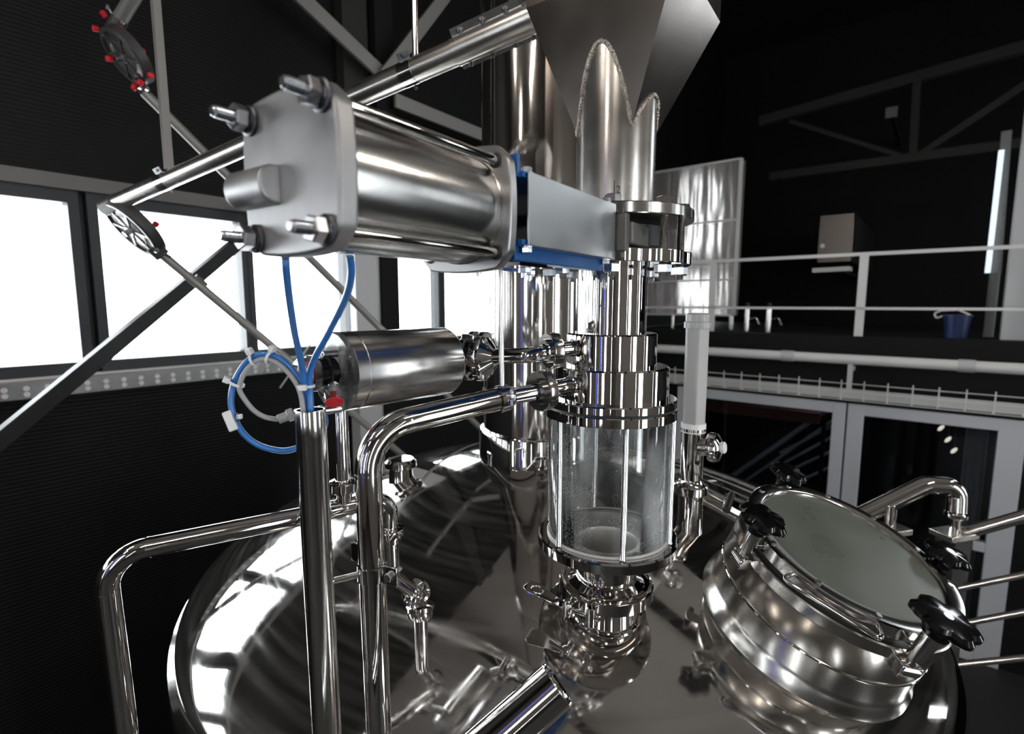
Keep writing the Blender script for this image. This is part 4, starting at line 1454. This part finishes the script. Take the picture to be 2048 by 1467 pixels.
# red plug in its clear port
pp = P(666, 781, 0.962)
pe = P(668, 801, 0.950)
pd = (pe - pp).normalized()
MB().ring(pp - pd * 0.006, pd, 0.0165, 0.0135, 0.028, 28, bev=0.001).build('clear_port', 'clear', t)
MB().cyl(pe - pd * 0.014, pe + pd * 0.001, 0.0125, 28, r1=0.0135).cyl(pe + pd * 0.001, pe + pd * 0.004, 0.0160, 28, bev=0.001).build('red_plug', 'red', t)
MB().cyl(pp - pd * 0.008, sl + UP * (pp.z - sl.z) + sn * 0.004, 0.012, 20).build('port_stem', 'clear', t)
# screws
for (u, v, dd) in ((645, 708, 0.965), (648, 799, 0.955)):
    p = P(u, v, dd)
    MB().cyl(p, p + sd * 0.03, 0.0065, 18, bev=0.001).build('socket_screw', 'nut', t)
    MB().cyl(p - sd * 0.0004, p + sd * 0.002, 0.0035, 6).build('screw_socket', 'iron', t)
# bottom air fitting
fa, fb = P(682, 815, 0.985), P(606, 826, 0.945)
fm = fa.lerp(fb, 0.45)
MB().cyl(fa, fm, 0.0085, 20, bev=0.001).cyl(fm, fa.lerp(fb, 0.6), 0.0102, 20, bev=0.001).build('air_fitting', 'nut', t)
fc = P(556, 838, 0.93)
fe = P(588, 826, 0.94)
MB().hexa(fe, (fc - fe), 0.0125, 0.012, 0.3).cyl(fe, fb, 0.0095, 16).cyl(fe, fc, 0.0085, 16, bev=0.001).build('hose_fitting', 'greyhose', t)
MB().cyl(fe, fa.lerp(fb, 0.55), 0.007, 14).build('fitting_stem', 'nut', t)

# flower shaped butterfly valve
vd = Vector((0.88, -0.475, 0)).normalized()   # pipe axis, across the actuator stem
v_mid = P(957, 714, 1.215)
v_mid.z = CZ - 0.122
vc = sr_ + sd * 0.002
t = thing('butterfly_valve', 'faceted steel butterfly valve beside the small cylinder', 'valve', v_mid - UP * 0.06)


def lobed(c, n, r, th, m_, nm, parent, rot=0.35):
    x, y, a = frame_of(n)
    pts = []
    for k in range(48):
        q = 2 * PI * k / 48
        rr = r * (1 - 0.13 * (0.5 + 0.5 * math.cos(4 * (q - rot))) ** 2)
        pts.append(c + (x * math.cos(q) + y * math.sin(q)) * rr)
    return MB().prism(pts, a * th).build(nm, m_, parent, bevel=0.003)


MB().cyl(vc, v_mid, 0.026, 32).build('valve_neck', 'satin', t)
v0 = v_mid - vd * 0.022
lobed(v0 - vd * 0.004, vd, 0.058, 0.018, 'chrome', 'valve_flange', t)
lobed(v0 + vd * 0.026, vd, 0.057, 0.018, 'chrome', 'valve_flange', t, 0.5)
MB().cyl(v0 - vd * 0.012, v0 + vd * 0.03, 0.034, 32).build('valve_disc', 'iron', t)
MB().lathe(v0 + vd * 0.044, vd, [(0.044, 0), (0.036, 0.007), (0.019, 0.022)], 40).build('cone', 'chrome', t)
x_, y_, _ = frame_of(vd)
for k in range(4):
    q = k * PI / 2 + 0.35
    p = v0 + vd * 0.043 + (x_ * math.cos(q) + y_ * math.sin(q)) * 0.038
    MB().hexa(p, vd, 0.0095, 0.007, 0.2).build('bolt', 'chrome', t)
    MB().cyl(v0 + vd * 0.016 + (x_ * math.cos(q) + y_ * math.sin(q)) * 0.038, p, 0.005, 10).build('bolt_shank', 'satin', t)
MB().box(v_mid + UP * 0.045, sd * 0.035, vd * 0.016, UP * 0.007).build('lug', 'satin', t, bevel=0.002)


def union(name, label, c, d, r, parent=None):
    t = thing(name, label, 'pipe union', c - UP * r)
    d = Vector(d).normalized()
    x, y, _ = frame_of(d)
    pr = [(r * 0.5, -0.014), (r * 0.96, -0.014), (r, -0.011), (r, 0.007), (r * 0.72, 0.016), (r * 0.5, 0.016)]
    MB().lathe(c, d, pr, 48, loop=True).build('union_nut', 'satin', t)
    for k in range(4):
        q = k * PI / 2 + 0.5
        e = x * math.cos(q) + y * math.sin(q)
        MB().box(c + e * (r - 0.0005) - d * 0.002, d * 0.010, e * 0.0015, e.cross(d) * r * 0.16).build('spanner_notch', 'blackmat', t)
    MB().lathe(c, d, [(r * 0.42, -0.022), (r * 0.66, -0.022), (r * 0.66, -0.013), (r * 0.42, -0.013)], 40, loop=True).build('liner', 'satin', t)
    return t


# upper side pipe: valve -> union -> upper collar
uc = P(1106, 700, 1.165)
ue = Vector((CX, CY, CZ + zv(CY, 688)))
j0 = (ue - uc)
# corner where the valve axis meets the line of the union
den = vd.x * j0.y - vd.y * j0.x
tq_ = ((uc.x - v_mid.x) * j0.y - (uc.y - v_mid.y) * j0.x) / den
bend = v_mid + vd * tq_
bend.z = (v_mid.z + uc.z) / 2
t = thing('side_pipe', 'upper short polished pipe from butterfly valve to the steel neck', 'pipe', bend)
MB().tube([v0 + vd * 0.05, bend, uc, ue - j0.normalized() * 0.09], 0.0172, 28, [0.055, 0.3], 12).build('pipe_body', 'mirror', t)
jd = (ue - uc).normalized()
MB().torus(ue - jd * 0.102, jd, 0.0185, 0.003, 32).build('weld', 'chrome', t)
union('pipe_union', 'upper round pipe union beside the steel neck', uc, jd, 0.040)

# ================================================================== WORT PIPE
wp = [P(757.6, 1467, 1.0), P(738.5, 945, 0.945), P(733.5, 858, 0.935), P(1010, 794, 1.075), P(1078, 781, 1.105)]
wl_ = [to_dome(wp[1], wp[0] - wp[1], 0.012), wp[2], wp[3], wp[4]]
uc2 = P(1086, 780, 1.108)
we = Vector((CX, CY, CZ + zv(CY, 757)))
t = thing('wort_pipe', 'bent polished pipe rising before the kettle and turning to the steel neck', 'pipe', wl_[0])
MB().tube([wl_[0], wl_[1], wp[3]], 0.0240, 32, 0.085, 14).build('pipe_body', 'chrome', t)
wd = (wp[3] - wl_[1]).normalized()
MB().lathe(wp[3] - wd * 0.004, wd, [(0.0255, 0), (0.0255, 0.012), (0.02, 0.02), (0.018, 0.026)], 36).build('reducer', 'chrome', t)
MB().cyl(wp[3], uc2, 0.0175, 28).build('upper_piece', 'mirror', t)
wdn = (we - uc2).normalized()
MB().cyl(uc2, we - wdn * 0.12, 0.0185, 28).torus(we - wdn * 0.131, wdn, 0.0195, 0.003, 32).build('neck_stub', 'mirror', t)
# weld marks at the elbow ends
pth = MB().path([wl_[0], wl_[1], wp[3]], 0.085, 14)
dn0 = (wl_[1] - wl_[0]).normalized()
MB().ring(pth[1] - dn0 * 0.006, dn0, 0.0245, 0.0235, 0.003, 32).build('weld', 'satin', t)
MB().ring(pth[-2], wd, 0.0245, 0.0235, 0.003, 32).build('weld', 'satin', t)
union('pipe_union', 'lower round pipe union beside the steel neck', uc2, wdn, 0.043)
# thin support rod from valve to pipe, with clamp band
rc = P(1004, 796, 1.07)
t = thing('support_rod', 'thin upright rod standing on a clamp of the bent pipe', 'rod', rc)
MB().cyl(rc + UP * 0.022, P(1000, 532, 1.03), 0.0055, 16).build('rod', 'satin', t)
MB().ring(rc - wd * 0.011, wd, 0.0275, 0.024, 0.022, 36).build('clamp_band', 'chrome', t)
q = P(1023, 798, 1.045)
MB().hexa(q, UP, 0.006, 0.012).cyl(q - UP * 0.012, q + UP * 0.02, 0.003, 10).build('bolt', 'zinc', t)
q = P(968, 785, 1.08)
MB().cyl(q - UP * 0.02, q + UP * 0.012, 0.004, 12).build('stud', 'nut', t)

# ================================================================== HOSE POLE
pt, pb = P(620, 818, 0.885), P(653.7, 1467, 0.955)
pdn = (pb - pt).normalized()
pb2 = to_dome(pt, pdn, 0.012)
t = thing('hose_pole', 'straight open topped steel pole carrying the blue hoses', 'pole', pb2)
MB().lathe(pt, pdn, [(0.0215, 0.30), (0.0215, 0.001), (0.0225, 0), (0.0250, 0), (0.0255, 0.002), (0.0255, 0.045), (0.0252, 0.046), (0.0252, (pb2 - pt).length)], 48, cap=False).build('pole_tube', 'satin', t)
MB().lathe(pt, pdn, [(0.0213, 0.12), (0, 0.12)], 32, cap=False).build('bore_shade', 'iron', t)  # dark disc stands for the shade inside the open pole

# support clamp between pole and wort pipe
kc = wl_[0].lerp(wl_[1], 0)
kk = None
best = 1e9
for i in range(400):
    q = wl_[0].lerp(wl_[1], i / 400) - Vector((0, 0, CZ))
    fw = q.y * cc - q.z * ss
    v = 733 - F * (q.y * ss + q.z * cc) / fw
    if abs(v - 1141) < best:
        best, kk = abs(v - 1141), q + Vector((0, 0, CZ))
t = thing('pipe_support', 'bolted pipe clamp holding the bent pipe to the straight pole', 'clamp', kk)
MB().ring(kk - dn0 * 0.014, dn0, 0.0268, 0.0242, 0.028, 40, bev=0.0006).build('clamp_band', 'chrome', t)
tr_ = P(1000, 1141, 1.0) - P(900, 1141, 1.0)
tr_.normalize()
ear = (tr_ + Vector((0, -0.45, 0))).normalized()
MB().box(kk + ear * 0.040, ear * 0.016, ear.cross(UP).normalized() * 0.002, UP * 0.018).build('ear', 'chrome', t, bevel=0.001)
MB().box(kk - ear * 0.036 + UP * 0.03, ear * 0.010, ear.cross(UP).normalized() * 0.002, UP * 0.018).build('ear', 'chrome', t, bevel=0.001)
nrm2 = ear.cross(UP).normalized()
if nrm2.dot(Vector((0, -1, 0))) < 0:
    nrm2 = -nrm2
MB().hexa(kk + ear * 0.041 + nrm2 * 0.002, nrm2, 0.0085, 0.008, 0.3).cyl(kk + ear * 0.041 - nrm2 * 0.03, kk + ear * 0.041, 0.0042, 12).build('bolt', 'zinc', t)
pk = None
best = 1e9
for i in range(300):
    q = pt.lerp(pb, i / 300)
    f2 = (q.y * cc - (q.z - CZ) * ss)
    v = 733 - F * (q.y * ss + (q.z - CZ) * cc) / f2
    if abs(v - 1168) < best:
        best, pk = abs(v - 1168), q
MB().cyl(pk, kk - (kk - pk).normalized() * 0.02, 0.0058, 16).build('spacer_rod', 'chrome', t)

# ================================================================== HOSES
def hose(label, pts, r, m, name='air_hose'):
    o = MB().spline(pts, r, 14, 8).build(name, m)
    return tag(o, label, 'hose')


hr = 0.0051
hose('blue hose running straight down from the cylinder plate into the pole', [P(571, 515, 0.63), P(573, 545, 0.64), P(580, 605, 0.70), P(590, 668, 0.775), P(600, 712, 0.83), P(607, 748, 0.862), P(614, 790, 0.882), P(618, 840, 0.889), P(620, 900, 0.893)], hr, 'hose')
hose('blue hose curving down from the middle of the barrel into the pole', [P(700, 512, 0.665), P(703, 545, 0.68), P(695, 585, 0.72), P(674, 632, 0.775), P(650, 678, 0.82), P(631, 712, 0.85), P(620, 745, 0.868), P(620, 779, 0.876), P(622, 818, 0.88), P(624, 900, 0.885)], hr, 'hose')
LD = 0.895
hose('blue hose coiled in a wide loop beside the pole', [P(625, 900, 0.900), P(619, 818, 0.890), P(610, 785, 0.884), P(599, 759, 0.884), P(577, 730, 0.886), P(551, 711, 0.888), P(526, 707, 0.89), P(501, 716, 0.893), P(480, 741, 0.897), P(466, 772, 0.90), P(462, 806, 0.902), P(470, 838, 0.905), P(488, 867, 0.91), P(515, 888, 0.917), P(546, 898, 0.925), P(573, 900, 0.933), P(600, 892, 0.942), P(628, 875, 0.95), P(650, 850, 0.955), P(648, 828, 0.955), P(636, 822, 0.953)], hr, 'hose')
hose('grey hose of the loop leading to the fitting behind the pole', [P(612, 900, 0.878), P(606, 818, 0.874), P(599, 780, 0.874), P(583, 752, 0.877), P(560, 729, 0.88), P(539, 719, 0.885), P(516, 720, 0.888), P(495, 736, 0.889), P(482, 760, 0.89), P(479, 779, 0.893), P(491, 800, 0.90), P(508, 820, 0.907), P(530, 833, 0.915), P(556, 838, 0.929)], 0.0042, 'greyhose')


def tie(label, c, d, r, hdir):
    """nylon cable tie round a bundle at c running along d, with its head on the hdir side"""
    d = Vector(d).normalized()
    hd = Vector(hdir)
    hd = (hd - d * hd.dot(d)).normalized()
    t = thing('cable_tie', label, 'cable tie', c - UP * r, 'nylon cable ties on the hose bundle')
    sd_ = d.cross(hd)
    # oval band
    pts = []
    for k in range(25):
        q = 2 * PI * k / 24
        pts.append(c + hd * math.cos(q) * r[0] + sd_ * math.sin(q) * r[1]) if isinstance(r, tuple) else pts.append(c + (hd * math.cos(q) + sd_ * math.sin(q)) * r)
    b = MB()
    n = len(pts) - 1
    vs, fs = [], []
    for k in range(n):
        o_ = (pts[k] - c).normalized()
        vs += [pts[k] - d * 0.0022, pts[k] + d * 0.0022, pts[k] + d * 0.0022 + o_ * 0.0012, pts[k] - d * 0.0022 + o_ * 0.0012]
    for k in range(n):
        k2 = (k + 1) % n
        for e in range(4):
            fs.append((k * 4 + e, k * 4 + (e + 1) % 4, k2 * 4 + (e + 1) % 4, k2 * 4 + e))
    b.add(vs, fs)
    b.build('band', 'nylon', t)
    h = c + hd * ((r[0] if isinstance(r, tuple) else r) + 0.005)
    MB().box(h, hd * 0.0055, d * 0.0048, sd_ * 0.0062).build('tie_head', 'nylon', t, bevel=0.0015)
    return t


def tie2(label, c, d, rr, hdir):
    global _r
    return tie(label, c, d, rr, hdir)


tie('white cable tie on top of the hose loop, right one of two', P(541, 714, 0.887), P(577, 730, 0.886) - P(526, 707, 0.89), 0.0115, P(545, 690, 0.88) - P(541, 714, 0.887))
tie('white cable tie on top of the hose loop, left one of two', P(508, 718, 0.891), P(526, 707, 0.89) - P(501, 716, 0.893), 0.0105, P(498, 700, 0.885) - P(508, 718, 0.891))
tie('white cable tie at the left side of the hose loop', P(474, 766, 0.896), P(466, 772, 0.90) - P(480, 741, 0.897), 0.0115, P(456, 758, 0.89) - P(474, 766, 0.896))
tie('white cable tie gathering all hoses above the pole', P(612, 771, 0.878), pdn, 0.0135, Vector((0.1, -1, 0.0)))
t = thing('hose_label', 'blank white tag clipped to the left of the blue hose loop', 'tag', P(461, 860, 0.9))
a_, b_ = P(452, 822, 0.895), P(468, 860, 0.895)
MB().bar(a_, b_, 0.015, 0.006, (0.3, -1, 0)).build('tag_plate', 'nylon', t, bevel=0.002)
MB().cyl(P(466, 838, 0.897), P(479, 832, 0.905), 0.0065, 12).build('clip', 'clear', t)
MB().box(P(479, 832, 0.902), (0.004, 0, 0), (0, 0.004, 0), (0, 0, 0.004)).build('clip_head', 'nylon', t, bevel=0.001)

# ================================================================== CIP PIPE ON THE LEFT
cpts = [P(254.6, 1467, 1.03), P(207, 1111, 0.95), P(596, 1033, 1.065), P(777, 994, 1.155), P(783, 1148, 1.20), P(836, 1188, 1.345)]
c_start = cpts[0] + (cpts[0] - cpts[1]).normalized() * 0.5
t = thing('cleaning_pipe', 'long polished pipe bent over the left side of the kettle', 'pipe', cpts[0])
MB().tube([c_start, cpts[1], cpts[2], cpts[3], cpts[4]], 0.0188, 32, [0.075, 0.2, 0.035], 12).build('pipe_body', 'chrome', t)
pth = MB().path([c_start, cpts[1], cpts[2]], 0.075, 12)
dA, dB = (cpts[1] - c_start).normalized(), (cpts[2] - cpts[1]).normalized()
MB().ring(pth[1] - dA * 0.003, dA, 0.0192, 0.0182, 0.003, 32).build('weld', 'satin', t)
MB().ring(pth[-2], dB, 0.0192, 0.0182, 0.003, 32).build('weld', 'satin', t)
# T branch upwards
tb = P(688, 1012, 1.11)
tt_ = P(688, 840, 1.08)
tt_.x, tt_.y = tb.x, tb.y
MB().cyl(tb, tb + UP * 0.04, 0.0175, 28).build('branch', 'chrome', t)
t2 = thing('branch_pipe', 'thin upright pipe below the small cylinder standing on a round coupling', 'pipe', tb + UP * 0.04)
zst = zv(tb.y, 835)
MB().cyl(tb + UP * 0.05, Vector((tb.x, tb.y, CZ - 0.16)), 0.0160, 28).build('pipe_body', 'chrome', t2)
MB().lathe(tb + UP * 0.030, UP, [(0.018, 0), (0.024, 0.003), (0.024, 0.006), (0.031, 0.008), (0.031, 0.024), (0.026, 0.027), (0.018, 0.027)], 36).build('coupling', 'chrome', t2)
# union at the down turn
cu = cpts[3].lerp(cpts[4], 0.47)
cd = (cpts[4] - cpts[3]).normalized()
t2 = thing('pipe_coupling', 'round coupling where the long pipe turns down to the kettle', 'pipe union', cu)
MB().lathe(cu, cd, [(0.0195, -0.02), (0.030, -0.018), (0.031, -0.015), (0.031, -0.002), (0.025, 0.0), (0.025, 0.014), (0.0195, 0.016)], 36).build('nut', 'chrome', t2)
t2 = thing('dome_inlet', 'short stub with round coupling entering the left of the dome', 'nozzle', cpts[5])
MB().tube([cpts[4] - cd * 0.02, cpts[4], cpts[5] + (cpts[5] - cpts[4]).normalized() * 0.06], 0.0186, 28, 0.02).build('stub', 'chrome', t2)
ce = (cpts[5] - cpts[4]).normalized()
MB().lathe(cpts[5] - ce * 0.045, ce, [(0.019, 0), (0.030, 0.004), (0.032, 0.010), (0.032, 0.022), (0.036, 0.026), (0.036, 0.036), (0.02, 0.04)], 36).build('coupling', 'chrome', t2)

# ================================================================== TUBE IN FRONT
e0, e1_ = P(1116, 1366, 0.86), P(860, 1594, 0.80)
ed = (e1_ - e0).normalized()
t = thing('front_tube', 'thick polished tube entering at the bottom edge in front of the kettle', 'tube', e1_)
MB().lathe(e0, ed, [(0, -0.004), (0.033, -0.004), (0.0365, -0.001), (0.0375, 0.003), (0.0375, 0.0045), (0.0372, 0.005), (0.0372, 0.45)], 56).build('tube_body', 'mirror', t)
MB().ring(e0 + ed * 0.004, ed, 0.0377, 0.036, 0.0012, 56).build('cap_seam', 'nut', t)

# ================================================================== MANHOLE
LC = P(1695, 1097, 1.25)
MN = Vector((0.238, -0.287, 0.928)).normalized()
t = thing('manhole', 'round kettle manhole with grey green glass lid and star knobs', 'manhole', LC - MN * 0.2)
# angle reference: ax = radial axis pointing so that angle can be picked by pixel
mx, my, _ = frame_of(MN)


def mh(a, r, h):
    return LC + (mx * math.cos(a) + my * math.sin(a)) * r + MN * h


def mh_angle(u, v, r, h):
    best, ba = 1e9, 0
    for k in range(720):
        a = 2 * PI * k / 720
        q = mh(a, r, h) - Vector((0, 0, CZ))
        fw = q.y * cc - q.z * ss
        uu, vv = 1024 + F * q.x / fw, 733 - F * (q.y * ss + q.z * cc) / fw
        d = (uu - u) ** 2 + (vv - v) ** 2
        if d < best:
            best, ba = d, a
    return ba


MB().lathe(LC, MN, [(0, 0.0), (0.205, 0.0), (0.205, -0.008), (0, -0.008)], 96).build('glass_disc', 'lidglass', t)
MB().lathe(LC, MN, [(0.200, -0.02), (0.200, 0.002), (0.203, 0.006), (0.2055, 0.0075), (0.233, 0.0075), (0.236, 0.005), (0.236, -0.022), (0.232, -0.026)], 96, loop=True).build('lid_ring', 'satin', t)
MB().lathe(LC, MN, [(0.21, -0.024), (0.226, -0.024), (0.226, -0.040), (0.21, -0.040)], 96, loop=True).build('lid_gasket', 'blackmat', t)
MB().lathe(LC, MN, [(0.205, -0.038), (0.238, -0.038), (0.241, -0.041), (0.241, -0.066), (0.238, -0.069), (0.236, -0.072), (0.236, -0.145), (0.239, -0.147), (0.239, -0.150), (0.236, -0.152), (0.236, -0.205), (0.240, -0.218), (0.250, -0.235), (0.256, -0.30)], 112, cap=False).build('neck', 'band', t)
MB().torus(LC - MN * 0.148, MN, 0.237, 0.0028, 112, 8).build('weld', 'chrome', t)
# lid screws
for k in range(12):
    a = 2 * PI * k / 12 + 0.2
    MB().hexa(mh(a, 0.221, 0.0073), MN, 0.0065, 0.004).build('lid_screw', 'zinc', t)


def star(c, n, r, rot=0.0, lobes=6):
    x, y, a = frame_of(n)
    pts = []
    for k in range(lobes * 12):
        q = 2 * PI * k / (lobes * 12)
        w_ = 0.5 + 0.5 * math.cos(lobes * (q - rot))
        rr = r * (0.79 + 0.21 * w_ ** 0.6)
        pts.append((rr, q))
    m = MB()
    lay = [(0.84, 0.0), (1.0, 0.006), (1.0, 0.014), (0.86, 0.021), (0.4, 0.024)]
    vs, fs = [], []
    n_ = len(pts)
    for sc_, h in lay:
        for rr, q in pts:
            vs.append(c + (x * math.cos(q) + y * math.sin(q)) * rr * sc_ + a * h)
    for i in range(len(lay) - 1):
        for k in range(n_):
            k2 = (k + 1) % n_
            fs.append((i * n_ + k, i * n_ + k2, (i + 1) * n_ + k2, (i + 1) * n_ + k))
    fs.append(tuple(reversed(range(n_))))
    fs.append(tuple(range((len(lay) - 1) * n_, len(lay) * n_)))
    m.add(vs, fs)
    m.lathe(c, -a, [(r * 0.55, 0), (r * 0.40, 0.008), (r * 0.40, 0.024), (r * 0.36, 0.026)], 28)
    return m


for (u, v, kr, kh, ub, vb) in ((1818, 1325, 0.060, 0.098, 0, 0), (1488, 1108, 0.055, 0.082, 0, 0), (1552, 985, 0.050, 0.050, 0, 0), (1858, 1158, 0.050, 0.056, 0, 0)):
    a = mh_angle(u, v, 0.262, -0.055)
    e = (mx * math.cos(a) + my * math.sin(a))
    base = mh(a, 0.262, -0.062)
    tn = MN.cross(e)
    rod = MB().cyl(base, base + MN * (kh + 0.05), 0.0085, 18).build('swing_bolt', 'satin', t)
    MB().cyl(base - tn * 0.02, base + tn * 0.02, 0.015, 24, bev=0.002).build('pivot', 'satin', rod)
    MB().box(base - e * 0.012 + tn * 0.018, e * 0.024, tn * 0.003, MN * 0.015).box(base - e * 0.012 - tn * 0.018, e * 0.024, tn * 0.003, MN * 0.015).build('lug', 'chrome', rod, bevel=0.002)
    MB().cyl(base + MN * 0.03, base + MN * (kh + 0.0), 0.0165, 28, bev=0.0015).build('sleeve', 'satin', rod)
    MB().box(base + MN * 0.052 - e * 0.03, e * 0.022, tn * 0.016, MN * 0.006).build('lid_tab', 'satin', rod, bevel=0.002)
    star(base + MN * (kh + 0.026), MN, kr, a).build('star_knob', 'black', rod, sharp=30)
# lid handles
for (u0, v0_, u1, v1_) in ((1578, 1150, 1757, 1262), (1790, 1068, 1858, 1108)):
    a0, a1 = mh_angle(u0, v0_, 0.236, -0.012), mh_angle(u1, v1_, 0.236, -0.012)
    MB().tube([mh(a0, 0.233, -0.012), mh(a0, 0.262, -0.014), mh(a1, 0.262, -0.014), mh(a1, 0.233, -0.012)], 0.0055, 14, 0.012).build('handle', 'chrome', t)
# hinge at the back left
a = mh_angle(1470, 1010, 0.25, -0.03)
e = (mx * math.cos(a) + my * math.sin(a))
tn = MN.cross(e)
hg = MB().box(mh(a, 0.255, -0.035), e * 0.028, tn * 0.02, MN * 0.008).build('hinge', 'chrome', t, bevel=0.002)
MB().cyl(mh(a, 0.272, -0.03) - tn * 0.045, mh(a, 0.272, -0.03) + tn * 0.045, 0.009, 18).build('hinge_pin', 'iron', hg)

# ================================================================== BREATHER WITH WHITE TUBE
bt = P(1381, 985, 1.60)
bx, by = bt.x, bt.y
zz = lambda v: zv(by, v)
zd_ = dome_z(bx, by)
t = thing('breather_valve', 'upright valve with a tall frosted white tube behind the glass cylinder', 'valve', V(bx, by, zd_))
MB().lathe(V(bx, by, 0), UP, [(0.038, zd_ - 0.05), (0.038, zz(985)), (0.045, zz(985) + 0.002), (0.045, zz(968)), (0.036, zz(962)), (0.034, zz(955))], 40, cap=False).build('lower_pipe', 'chrome', t)
MB().ring(V(bx, by, zz(984)), UP, 0.050, 0.036, zz(966) - zz(984), 40, bev=0.003).build('coupling', 'chrome', t)
MB().lathe(V(bx, by, 0), UP, [(0.033, zz(958)), (0.033, zz(862)), (0.036, zz(860)), (0.036, zz(854)), (0.02, zz(852))], 40).build('valve_body', 'chrome', t)
bd = Vector((0.75, -0.55, 0.12)).normalized()
bc = V(bx, by, zz(892))
MB().lathe(bc, bd, [(0.026, 0), (0.026, 0.045), (0.042, 0.05), (0.044, 0.06), (0.040, 0.075), (0.02, 0.085), (0.0, 0.087)], 36).build('side_port', 'chrome', t)
MB().cyl(bc + bd * 0.08, bc + bd * 0.096, 0.017, 20, bev=0.003).build('side_cap', 'nylon', t)
# frosted hexagonal tube
m = MB()
z0_, z1_ = zz(858), zz(652)
x6 = [V(bx + 0.036 * math.cos(PI / 3 * k + 0.3), by + 0.036 * math.sin(PI / 3 * k + 0.3), z0_) for k in range(6)]
m.prism(x6, UP * (z1_ - z0_))
m.build('frosted_tube', 'frosted', t, bevel=0.004)
MB().lathe(V(bx, by, 0), UP, [(0.038, z1_ - 0.004), (0.038, z1_ + 0.012), (0.034, z1_ + 0.016), (0.034, zz(628)), (0.028, zz(625))], 32).build('tube_cap', 'frosted', t)
MB().lathe(V(bx, by, 0), UP, [(0.036, z0_ - 0.006), (0.036, z0_ + 0.02), (0.034, z0_ + 0.022)], 32).build('tube_foot', 'nylon', t)

# thick dark pipe behind the manhole hinge
o = MB().tube([on_dome(1400, 985, 0.018), on_dome(1470, 1022, 0.018), on_dome(1540, 1060, 0.018)], 0.018, 20).build('dome_pipe', 'chrome')
tag(o, 'polished pipe lying on the dome between breather and manhole', 'pipe')

# ================================================================== PLATFORM RAIL ON THE RIGHT
gd = 2.25
gp = [P(1640, 1068, gd + 0.06), P(1862, 960, gd), P(1921, 985, gd - 0.05), P(1912, 1012, gd - 0.05)]
t = thing('platform_rail', 'polished platform guard rail behind the manhole on the right', 'railing', Vector((P(1905, 1060, gd).x, P(1905, 1060, gd).y, 0)))
MB().tube([P(1702, 1040, gd + 0.04), P(1852, 968, gd), P(1916, 972, gd - 0.02), P(1913, 1022, gd - 0.02)], 0.038, 28, [0.07, 0.05], 10).build('top_rail', 'chrome', t)
MB().lathe(P(1913, 1022, gd - 0.02), -UP, [(0.034, 0), (0.042, 0.006), (0.042, 0.02), (0.03, 0.03), (0, 0.03)], 28).build('end_cap', 'chrome', t)
for (u, v0, v1) in ((1776, 1008, 1058), (1908, 1018, 1066)):
    p = P(u, v1, gd)
    q = P(u, v0, gd)
    m = MB().cyl(p, Vector((p.x, p.y, q.z)), 0.018, 20).cyl(p + Vector((0.045, 0.03, 0)), Vector((p.x + 0.045, p.y + 0.03, q.z)), 0.008, 10)
    m.build('rail_stand', 'satin', t)
    MB().box(p, Vector((0.075, 0.02, 0)), Vector((-0.01, 0.05, 0)), UP * 0.012).build('base_plate', 'convey', t, bevel=0.002)
    MB().box(Vector((p.x, p.y, p.z / 2 - 0.012)), Vector((0.045, 0.012, 0)), Vector((-0.01, 0.04, 0)), UP * (p.z / 2 - 0.004)).build('post', 'truss', t)
for (u0, v0, u1, v1, r) in ((1925, 1066, 2150, 1002, 0.026), (1912, 1176, 2150, 1128, 0.0135), (1912, 1248, 2150, 1204, 0.0135), (1912, 1328, 2150, 1304, 0.0135)):
    MB().cyl(P(u0, v0, gd), P(u1, v1, gd - 0.15), r, 18).build('rail_bar', 'satin', t)
